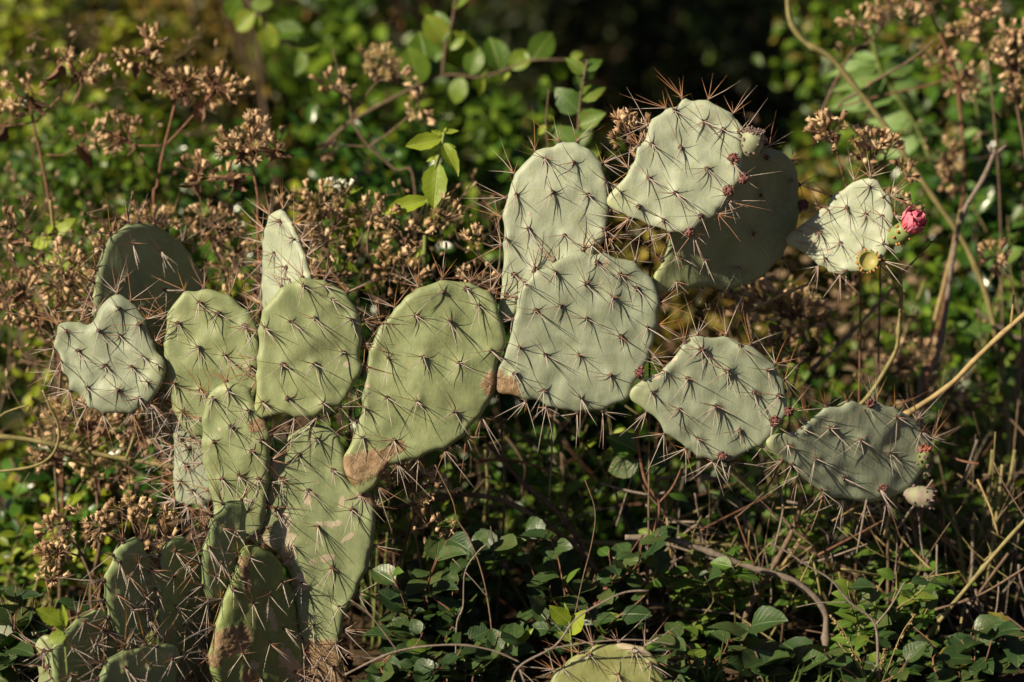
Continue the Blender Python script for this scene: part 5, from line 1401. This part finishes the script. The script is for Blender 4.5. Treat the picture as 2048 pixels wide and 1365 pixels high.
dried_weed('dried weed with a few tan heads hanging at the top right', 0.55,
    [([(2000, 420), (1985, 200), (1970, 60), (1968, 0)], 3, 2), ([(1972, 70), (1940, 65)], 2, 1.4)],
    [((1968, 20), (1960, 20), 30, 26, 27, 0), ((1940, 65), (1930, 65), 24, 18, 15, 0)], head_px=20)
dried_weed('dried weed with drooping grey-brown heads at the top right of centre', 0.6,
    [([(1640, 230), (1700, 110), (1745, 80), (1780, 20)], 3.5, 2.5), ([(1745, 80), (1720, 50)], 2, 1.5)],
    [((1760, 60), (1770, 20), 45, 30, 27, 0.05), ((1720, 60), (1715, 45), 30, 25, 18, 0), ((1780, 30), (1820, 35), 25, 20, 12, 0)], head_px=20, ground=False)
dried_weed('low dried weed with a round fluffy ball under the overlapped pad', 0.30,
    [([(1580, 820), (1600, 720), (1610, 640)], 3, 2.4), ([(1600, 730), (1640, 700), (1632, 670)], 2.2, 1.6)],
    [((1610, 640), (1590, 620), 70, 45, 64, 0.05), ((1632, 672), (1630, 664), 6, 5, 5, 1.0), ((1600, 730), (1560, 690), 60, 40, 44, 0.05), ((1610, 640), (1500, 600), 80, 35, 53, 0.08)], head_px=20)
dried_weed('low dried weed with crumbling brown heads left of the straw-coloured cane', 0.45,
    [([(1780, 900), (1790, 800), (1800, 740)], 3, 2)],
    [((1800, 740), (1830, 720), 80, 45, 53, 0.05), ((1790, 800), (1900, 790), 80, 40, 44, 0.05)], head_px=17)
dried_weed('small dried weed with three curled heads near the right edge', 0.35,
    [([(2045, 700), (2030, 590), (2005, 530)], 2.6, 1.8)],
    [((2005, 535), (1985, 510), 22, 26, 15, 0)], head_px=24)
dried_weed('dried weed matted below the heart-shaped pad', 0.22,
    [([(200, 1080), (190, 960), (180, 860)], 4, 3), ([(185, 900), (250, 860), (290, 840)], 3, 2), ([(190, 940), (110, 900)], 3, 2)],
    [((180, 860), (160, 830), 90, 55, 82, 0.25), ((290, 840), (270, 860), 70, 50, 50, 0.12), ((110, 900), (110, 900), 70, 40, 44, 0.25), ((190, 960), (210, 950), 70, 40, 38, 0.2)], head_px=19, leaves=2)
dried_weed('dried weed with tight rusty heads left of the shaded clump', 0.02,
    [([(215, 1240), (180, 1150), (165, 1115), (135, 1050)], 3, 4), ([(165, 1115), (120, 1100)], 2.4, 1.6), ([(165, 1118), (180, 1060), (195, 1030)], 1.8, 1.2), ([(150, 1150), (110, 1160)], 2.2, 1.6)],
    [((135, 1050), (115, 1060), 34, 32, 32, 0.08), ((120, 1100), (105, 1110), 34, 26, 38, 0.04), ((195, 1030), (190, 1060), 25, 30, 15, 0), ((110, 1160), (100, 1155), 30, 14, 12, 0), ((155, 1020), (152, 1020), 10, 8, 5, 0)], head_px=18)
dried_weed('dried weed with curled heads just above the shaded clump', 0.06,
    [([(300, 1250), (285, 1120), (262, 1040)], 3, 2.2), ([(280, 1100), (225, 1060)], 2.2, 1.6)],
    [((262, 1040), (255, 1020), 45, 24, 32, 0), ((225, 1060), (205, 1050), 32, 22, 21, 0), ((285, 1100), (310, 1060), 55, 45, 38, 0.1)], head_px=19)
dried_weed('dark dried weed under the lower end of the arm', 0.06,
    [([(850, 1180), (830, 1060), (825, 990)], 3, 2.2), ([(828, 1010), (800, 960), (790, 945)], 2, 1.4), ([(832, 1060), (870, 1040)], 2, 1.4)],
    [((825, 985), (815, 955), 45, 24, 35, 0), ((845, 1005), (848, 1005), 25, 18, 12, 0.7), ((870, 1040), (860, 1050), 45, 25, 21, 0.1), ((825, 985), (880, 970), 35, 22, 18, 0)], head_px=18)

# ---------------------------------------------------------------- canes, vines and dead twigs
stalk('vine', 'smooth olive vine curving down from the top edge on the right', [(1576, -20), (1580, 40), (1610, 85), (1660, 115), (1715, 180), (1765, 245), (1815, 320), (1870, 400), (1930, 490), (1975, 600), (2000, 720), (2015, 830), (2018, 900)], 0.5, 6.5, 6.0, 'stem_olive', 'vine', knots=26, ground=True)
stalk('vine', 'thin brown vine looping from the tall stalk across to the olive vine', [(1870, 80), (1835, 110), (1790, 140), (1745, 165), (1720, 185), (1690, 200), (1675, 218)], 0.52, 2.6, 3.2, 'twig_brown', 'vine')
stalk('forked_twig', 'grey bare forked twig leaning upright near the right edge', [(1838, 790), (1870, 730), (1892, 620), (1905, 520), (1925, 430), (1965, 360), (1985, 315), (1990, 298)], 0.42, 8, 5, 'twig_grey', 'twig', 30, side=[([(1986, 312), (2012, 292)], 4, 3), ([(1984, 308), (1976, 290)], 4, 3)], ground=True)
stalk('cane', 'dry tan cane crossing behind the grey forked twig', [(1845, 800), (1855, 700), (1880, 600), (1905, 500), (1922, 420)], 0.5, 5, 4, 'stem_straw', 'cane', 24, ground=True)
stalk('cane', 'straw-coloured cane slanting up to the right edge beside the lowest pad', [(1640, 935), (1700, 900), (1830, 818), (1900, 770), (1950, 720), (2000, 672), (2060, 620)], 0.17, 6.0, 6.0, 'stem_straw', 'cane', 34, side=[([(2022, 650), (2026, 610), (2028, 590)], 3, 2)])
stalk('vine', 'thin olive stem winding down from the flower pad to the lowest pad', [(1800, 545), (1802, 600), (1797, 660), (1792, 700), (1765, 750), (1735, 795), (1700, 830)], 0.16, 4.0, 5.0, 'stem_olive', 'vine', 22, side=[([(1801, 550), (1840, 510), (1875, 472)], 2.4, 1.4), ([(1801, 548), (1770, 540), (1755, 520)], 1.8, 1.2)])
stalk('dry_stick', 'straight grey dry stick slanting below the flower pad', [(1620, 742), (1700, 668), (1755, 610), (1786, 575)], 0.32, 4.5, 3.2, 'twig_grey', 'stick', 20)
stalk('dry_stick', 'yellowish thin stem slanting below the overlapped pad', [(1490, 628), (1560, 592), (1640, 560)], 0.16, 3.2, 2.8, 'stem_straw', 'stick', 18)
stalk('dry_stick', 'thin brown stem crossing below the overlapped pad', [(1460, 580), (1490, 620), (1505, 680)], 0.14, 4, 3.4, 'twig_brown', 'stick', 18)
stalk('vine', 'thick pale stem running across the left edge under the heart-shaped pad', [(-20, 872), (60, 880), (140, 897), (230, 915), (320, 930), (420, 950)], 0.16, 5.5, 5.0, 'stem_olive', 'vine', 30)
stalk('vine', 'thin vine hooking over the pale stem at the left edge', [(-20, 945), (60, 935), (100, 915), (116, 885), (116, 850), (100, 815), (85, 780)], 0.13, 3.2, 2.6, 'stem_olive', 'vine')
stalk('vine', 'short green tendril rising behind the lower rim of the heart-shaped pad', [(252, 918), (262, 890), (272, 860), (270, 830)], 0.15, 3.2, 2.8, 'stem_olive', 'vine')
stalk('branch', 'long bent brown branch arching from the stump pad to the right', [(740, 1025), (860, 1002), (920, 990), (1000, 1000), (1080, 1040), (1150, 1095), (1200, 1150)], 0.16, 4.5, 6, 'twig_brown', 'branch', 26)
stalk('branch', 'brown branch slanting down through the gap under the bend of the arm', [(960, 870), (1040, 960), (1100, 1010), (1150, 1070), (1180, 1120)], 0.2, 4, 6, 'twig_brown', 'branch', 26)
stalk('branch', 'level grey-green branch crossing behind the creeping shrub', [(980, 1070), (1100, 1080), (1250, 1088), (1400, 1085), (1560, 1100)], 0.24, 6, 6, 'stem_olive', 'branch', 30)
stalk('branch', 'thick bent grey branch curving down below the lowest pads', [(1250, 1075), (1340, 1080), (1420, 1105), (1500, 1135), (1570, 1155), (1620, 1185), (1650, 1225), (1652, 1265)], 0.10, 6, 7, 'twig_grey', 'branch', 30, ground=True)
stalk('branch', 'brown branch leaning from behind the lowest pad to the bottom edge', [(1605, 990), (1590, 1050), (1560, 1110), (1520, 1180), (1490, 1240)], 0.12, 5, 6.5, 'twig_brown', 'branch', 26, ground=True)
stalk('branch', 'dark straight branch slanting right under the lowest pad', [(1590, 1090), (1680, 1130), (1760, 1180), (1840, 1235)], 0.22, 5, 5, 'twig_brown', 'branch', 26)
stalk('branch', 'grey branch slanting behind the lowest pad toward the thick bent branch', [(1790, 930), (1720, 1010), (1640, 1090), (1570, 1160)], 0.3, 4, 5.5, 'twig_grey', 'branch', 26)
stalk('dead_twig', 'dead zigzag twig in front below the lowest pad', [(1755, 1345), (1750, 1250), (1700, 1205), (1662, 1160), (1612, 1130), (1575, 1105), (1538, 1085)], -0.12, 3.6, 1.4, 'twig_grey', 'twig', 14, side=[([(1751, 1250), (1780, 1215), (1810, 1163)], 2.4, 1.2), ([(1695, 1205), (1640, 1206), (1592, 1215)], 1.6, 0.9)], ground=True)
stalk('dead_twig', 'pale dead twig leaning over the left side of the yellowish single pad', [(1030, 1345), (1110, 1292), (1150, 1240), (1200, 1208), (1250, 1185), (1298, 1182)], -0.2, 2.4, 1.6, 'twig_grey', 'twig', 14, side=[([(1040, 1340), (1060, 1395)], 2.4, 2.4), ([(1090, 1300), (1180, 1285), (1270, 1280), (1350, 1290)], 1.7, 1.1)], ground=True)
stalk('dead_twig', 'long thin dead twig lying along the bottom left of the creeping shrub', [(690, 1350), (790, 1304), (900, 1290), (980, 1300), (1040, 1325)], -0.19, 2.2, 1.8, 'twig_grey', 'twig', 14, side=[([(795, 1303), (740, 1230), (700, 1200)], 1.8, 1.2)])
stalk('dead_twig', 'thin forked dead twig standing in the creeping shrub', [(912, 1290), (915, 1240), (926, 1215), (930, 1145), (955, 1105), (975, 1088)], -0.1, 2.2, 1.2, 'twig_grey', 'twig', 12, side=[([(930, 1145), (905, 1118)], 1.4, 0.9), ([(931, 1145), (950, 1165), (975, 1195)], 1.4, 0.9)], ground=True)
stalk('dead_twig', 'long dark thorny twig rising through the creeping shrub', [(985, 1300), (980, 1230), (965, 1150), (940, 1080), (915, 1040), (905, 1000), (870, 930)], -0.06, 2.2, 1.3, 'twig_brown', 'twig', 12, ground=True)
stalk('dead_twig', 'thin black wiry twig hanging behind the yellowish single pad', [(1150, 1230), (1165, 1160), (1185, 1080), (1190, 1020), (1170, 960)], -0.03, 1.3, 1.2, 'twig_brown', 'twig')
for i, (x0, y0, x1, y1, x2, y2, Y, r, mt, lab) in enumerate((
    (2005, 930, 1990, 1060, 1965, 1200, 0.2, 5.5, 'stem_olive', 'thick pale upright stalk right of the withering fruit'),
    (2030, 900, 2010, 1030, 1985, 1160, 0.26, 5, 'stem_olive', 'second pale upright stalk at the right edge, beside the thick one'),
    (1985, 900, 1975, 1000, 1950, 1120, 0.3, 4.5, 'stem_olive', 'slim upright stalk left of the thick pale one'),
    (1945, 1060, 1945, 1120, 1940, 1180, 0.18, 4, 'twig_grey', 'short grey upright stalk below the withering fruit'),
    (1955, 880, 1935, 940, 1910, 990, 0.22, 4, 'twig_grey', 'short slanting grey stalk right of the lowest pad'),
    (2060, 1030, 1980, 1120, 1840, 1290, 0.05, 5, 'stem_olive', 'straw stalk slanting to the lower right corner'),
    (2060, 1130, 1960, 1190, 1870, 1220, 0.0, 3, 'twig_brown', 'thin dark twig reaching in from the right edge above the glossy corner shrub'),
    (1900, 1010, 1920, 1090, 1928, 1180, 0.25, 4.5, 'stem_olive', 'olive stalk leaning below the withering fruit'),
    (1775, 1010, 1776, 1150, 1774, 1300, 0.16, 3.6, 'twig_brown', 'straight thin brown stalk under the right end of the lowest pad'),
    (1480, 1000, 1492, 1060, 1478, 1110, 0.25, 4.5, 'twig_grey', 'short grey stalk under the second-lowest pad'),
    (1580, 960, 1585, 1040, 1575, 1150, 0.26, 4, 'twig_grey', 'thin grey upright stalk under the left end of the lowest pad'),
    (1310, 960, 1380, 950, 1460, 965, 0.28, 4.5, 'twig_grey', 'pale level twig under the second-lowest pad'),
    (1000, 860, 1050, 930, 1040, 1000, 0.3, 4, 'twig_brown', 'brown stem in the gap right of the arm base'),
    (970, 900, 975, 980, 960, 1100, 0.26, 4, 'stem_olive', 'olive upright stem in the gap right of the arm base'),
    (1120, 870, 1130, 960, 1160, 1060, 0.34, 4, 'twig_brown', 'brown upright stem under the squarish pad'),
    (560, 760, 520, 880, 500, 980, 0.3, 4, 'twig_brown', 'brown stem glimpsed between the upright pads'),
    (1950, 620, 2000, 655, 2060, 690, 0.6, 4, 'twig_grey', 'thin grey twig crossing behind the olive vine at the right edge'),
    (2045, 500, 2048, 640, 2030, 820, 0.45, 4, 'twig_brown', 'brown upright stalk at the right edge behind the straw-coloured cane'),
    (1850, 560, 1820, 640, 1790, 720, 0.55, 3, 'stem_olive', 'slender olive stem below the pink flower'))):
    stalk('dry_stalk', lab, [(x0, y0), (x1, y1), (x2, y2)], Y, r * 0.85, r, mt, 'stalk', 24)

# ---------------------------------------------------------------- fine tangle, grass and litter
def tangle():
    mb = MB()
    for k in range(760):
        x = prng.uniform(740, 2060); y = prng.uniform(820, 1330)
        if prng.random() < 0.25:
            x = prng.uniform(-10, 700); y = prng.uniform(600, 1250)
        Y = prng.uniform(0.12, 0.75)
        if k % 3 == 0:
            x = prng.uniform(1250, 2060); y = prng.uniform(960, 1320); Y = prng.uniform(0.12, 0.4)
        L = prng.uniform(60, 260); an = prng.gauss(1.3, 0.75) * prng.choice((-1, 1))
        dx, dy = math.cos(an) * L, math.sin(an) * L
        p0 = at(x - dx / 2, y - dy / 2, Y); p1 = at(x + dx / 2, y + dy / 2, Y + prng.uniform(-0.08, 0.08))
        m = p0.lerp(p1, prng.uniform(0.35, 0.65)) + rnd_unit() * L * PX * 0.10
        r = PX * prng.choice((0.9, 1.1, 1.4, 1.8, 2.6, 3.2) if k % 3 else (1.4, 2.0, 2.8, 3.6))
        pth = spline([p0, m, p1], 0.025)
        mb.tube(pth, [r * (1 - 0.4 * i / len(pth)) for i in range(len(pth))], 5, prng.choice((0, 0, 1, 2, 3) if k % 3 else (1, 1, 2, 4, 0)))
    o = mb.build('twigs', [M['twig_brown'], M['twig_grey'], M['stem_olive'], M['stem_red'], M['stem_straw']])
    tag(o, 'tangle of thin dry twigs and runners filling the undergrowth', 'twigs', kind='stuff')
tangle()

def dry_thicket():
    mb = MB()
    zones = ((0, 330, 400, 900, 0.3), (380, 1000, 380, 700, 0.3), (1420, 1830, 540, 780, 0.4), (0, 500, 60, 420, 0.55), (1650, 2050, 0, 420, 0.65), (760, 1000, 860, 1080, 0.2), (1850, 2050, 620, 900, 0.5))
    for zi, (x0, x1, y0, y1, Y0) in enumerate(zones):
        for k in range(int((x1 - x0) * (y1 - y0) / (700, 620, 700, 2600, 2600, 900, 1500)[zi])):
            x = prng.uniform(x0, x1); y = prng.uniform(y0, y1); Y = Y0 + prng.uniform(-0.06, 0.22)
            p = at(x, y, Y)
            d = (rnd_unit() + Vector((0, 0, 0.6))).normalized()
            L = PX * prng.uniform(20, 60)
            mb.tube([p - d * L, p + rnd_unit() * PX * 3, p + d * L * 0.5], [PX * 1.2, PX * 1.0, PX * 0.6], 4, 0, cap=False)
            for j in range(prng.choice((0, 1, 1, 2))):
                q = p + d * L * prng.uniform(-0.2, 0.6)
                e = (rnd_unit() + Vector((0, 0, 0.3))).normalized()
                t = q + e * PX * prng.uniform(8, 18)
                mb.tube([q, t], [PX * 0.8, PX * 0.6], 3, 0, cap=False)
                mb.tube([t, t + e * PX * 6, t + e * PX * prng.uniform(11, 16)], [PX * 1.6, PX * prng.uniform(3.2, 4.8), PX * 2.6], 5, prng.choice((1, 1, 2)))
    o = mb.build('dry_brush', [M['twig_brown'], M['brush_brown'], M['brush_pale']])
    tag(o, 'fine dry brown brush of twigs and chaff between the shrubs', 'dry brush', kind='stuff')
M['brush_brown'] = simple_material('dry_chaff', [(0.2, (0.099, 0.059, 0.034)), (0.5, (0.223, 0.143, 0.081)), (0.8, (0.341, 0.236, 0.136))], 40, 0.8, 0.2, 0.0, island=0.7)
M['brush_pale'] = simple_material('pale_chaff', [(0.3, (0.223, 0.155, 0.093)), (0.8, (0.384, 0.291, 0.192))], 40, 0.8, 0.2, 0.0, island=0.7)
dry_thicket()

def litter():
    n = 5200
    X = nprng.uniform(-1.3, 1.3, n); Yy = nprng.uniform(-0.5, 1.6, n)
    Zz = np.array([ground_height(x, y) + 0.006 for x, y in zip(X, Yy)]) + nprng.uniform(0, 0.03, n)
    o = leaf_cloud('leaf_litter', None, (0, 0, 0), np.stack([X, Yy, Zz], 1), np.tile(np.array([[0, 0, 1.0]]), (n, 1)), 0.030, FM['litter'], 1.0, 1.2, 0.5)
    tag(o, 'brown dead leaf litter lying on the soil', 'leaf litter', kind='stuff')
litter()

def bank_cover():
    n = 30000
    X = nprng.uniform(-2.8, 2.8, n); Yy = nprng.uniform(1.0, 6.0, n)
    Zz = np.array([ground_height(x, y) for x, y in zip(X, Yy)]) + nprng.uniform(0, 0.16, n)
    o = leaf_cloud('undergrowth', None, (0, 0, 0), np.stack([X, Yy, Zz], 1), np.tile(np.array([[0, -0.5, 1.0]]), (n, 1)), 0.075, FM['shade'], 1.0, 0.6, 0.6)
    tag(o, 'shade-dark ground cover growing over the bank behind the thicket', 'undergrowth', kind='stuff')
bank_cover()

def grass(label, spots, Y, n, h, mat, seed_spikes=True):
    c = at(spots[0][0], spots[0][1], Y)
    base = Vector((c.x, c.y, ground_height(c.x, c.y)))
    rt = root('grass_tuft', base, label, 'grass')
    mb = MB(); ms = MB()
    for k in range(n):
        b = base + Vector((prng.uniform(-0.05, 0.05), prng.uniform(-0.03, 0.03), 0))
        L = h * PX * prng.uniform(0.6, 1.1)
        lean = Vector((prng.uniform(-0.6, 0.6), prng.uniform(-0.3, 0.2), 1)).normalized()
        t1 = b + lean * L * 0.5
        t2 = b + lean * L + Vector((lean.x * L * 0.3, 0, -L * prng.uniform(0.05, 0.3)))
        pth = spline([b, t1, t2], 0.02)
        w = PX * prng.uniform(2.5, 4.5)
        side = Vector((1, 0.2, 0)).normalized()
        vs = []; fs = []
        for i, p in enumerate(pth):
            ww = w * (1 - (i / (len(pth) - 1)) ** 2) + PX * 0.3
            vs += [p - side * ww, p + Vector((0, -ww * 0.4, 0)), p + side * ww]
        for i in range(len(pth) - 1):
            fs += [(3 * i, 3 * i + 1, 3 * i + 4, 3 * i + 3), (3 * i + 1, 3 * i + 2, 3 * i + 5, 3 * i + 4)]
        mb.add(vs, fs)
    if seed_spikes:
        for (px_, py_) in spots[1:]:
            e = at(px_, py_, Y)
            m = base.lerp(e, 0.6) + Vector((0, 0, 0.02))
            pth = spline([base, m, e], 0.012)
            ms.tube(pth, PX * 1.1, 4)
            for k in range(14):
                q = pth[-1 - k] if k < len(pth) else pth[0]
                q = pth[-1].lerp(pth[max(0, len(pth) - 7)], k / 14)
                blob(ms, q + rnd_unit() * PX * 1.5, rnd_unit(), PX * 2.0, 0, 1.5)
        ms.build('seed_spike', M['stem_straw'], rt)
    bl = mb.build('blades', M[mat], rt)
    bl['kind'] = 'stuff'
    return rt
M['grass'] = simple_material('grass_blade', [(0.3, (0.09, 0.15, 0.03)), (0.7, (0.19, 0.26, 0.07))], 50, 0.5, 0.3, 0.0, translucent=0.2)
grass('grass tuft with pale seed spikes beside the dead zigzag twig', [(1750, 1380), (1660, 1230), (1700, 1298), (1830, 1230), (1770, 1300)], -0.14, 16, 130, 'grass')
grass('grass tuft between the yellowish pad and the glossy wavy-leaved shrub', [(1440, 1390)], -0.10, 12, 150, 'grass', False)
grass('grass tuft left of the glossy corner shrub', [(1600, 1390)], -0.15, 10, 120, 'grass', False)
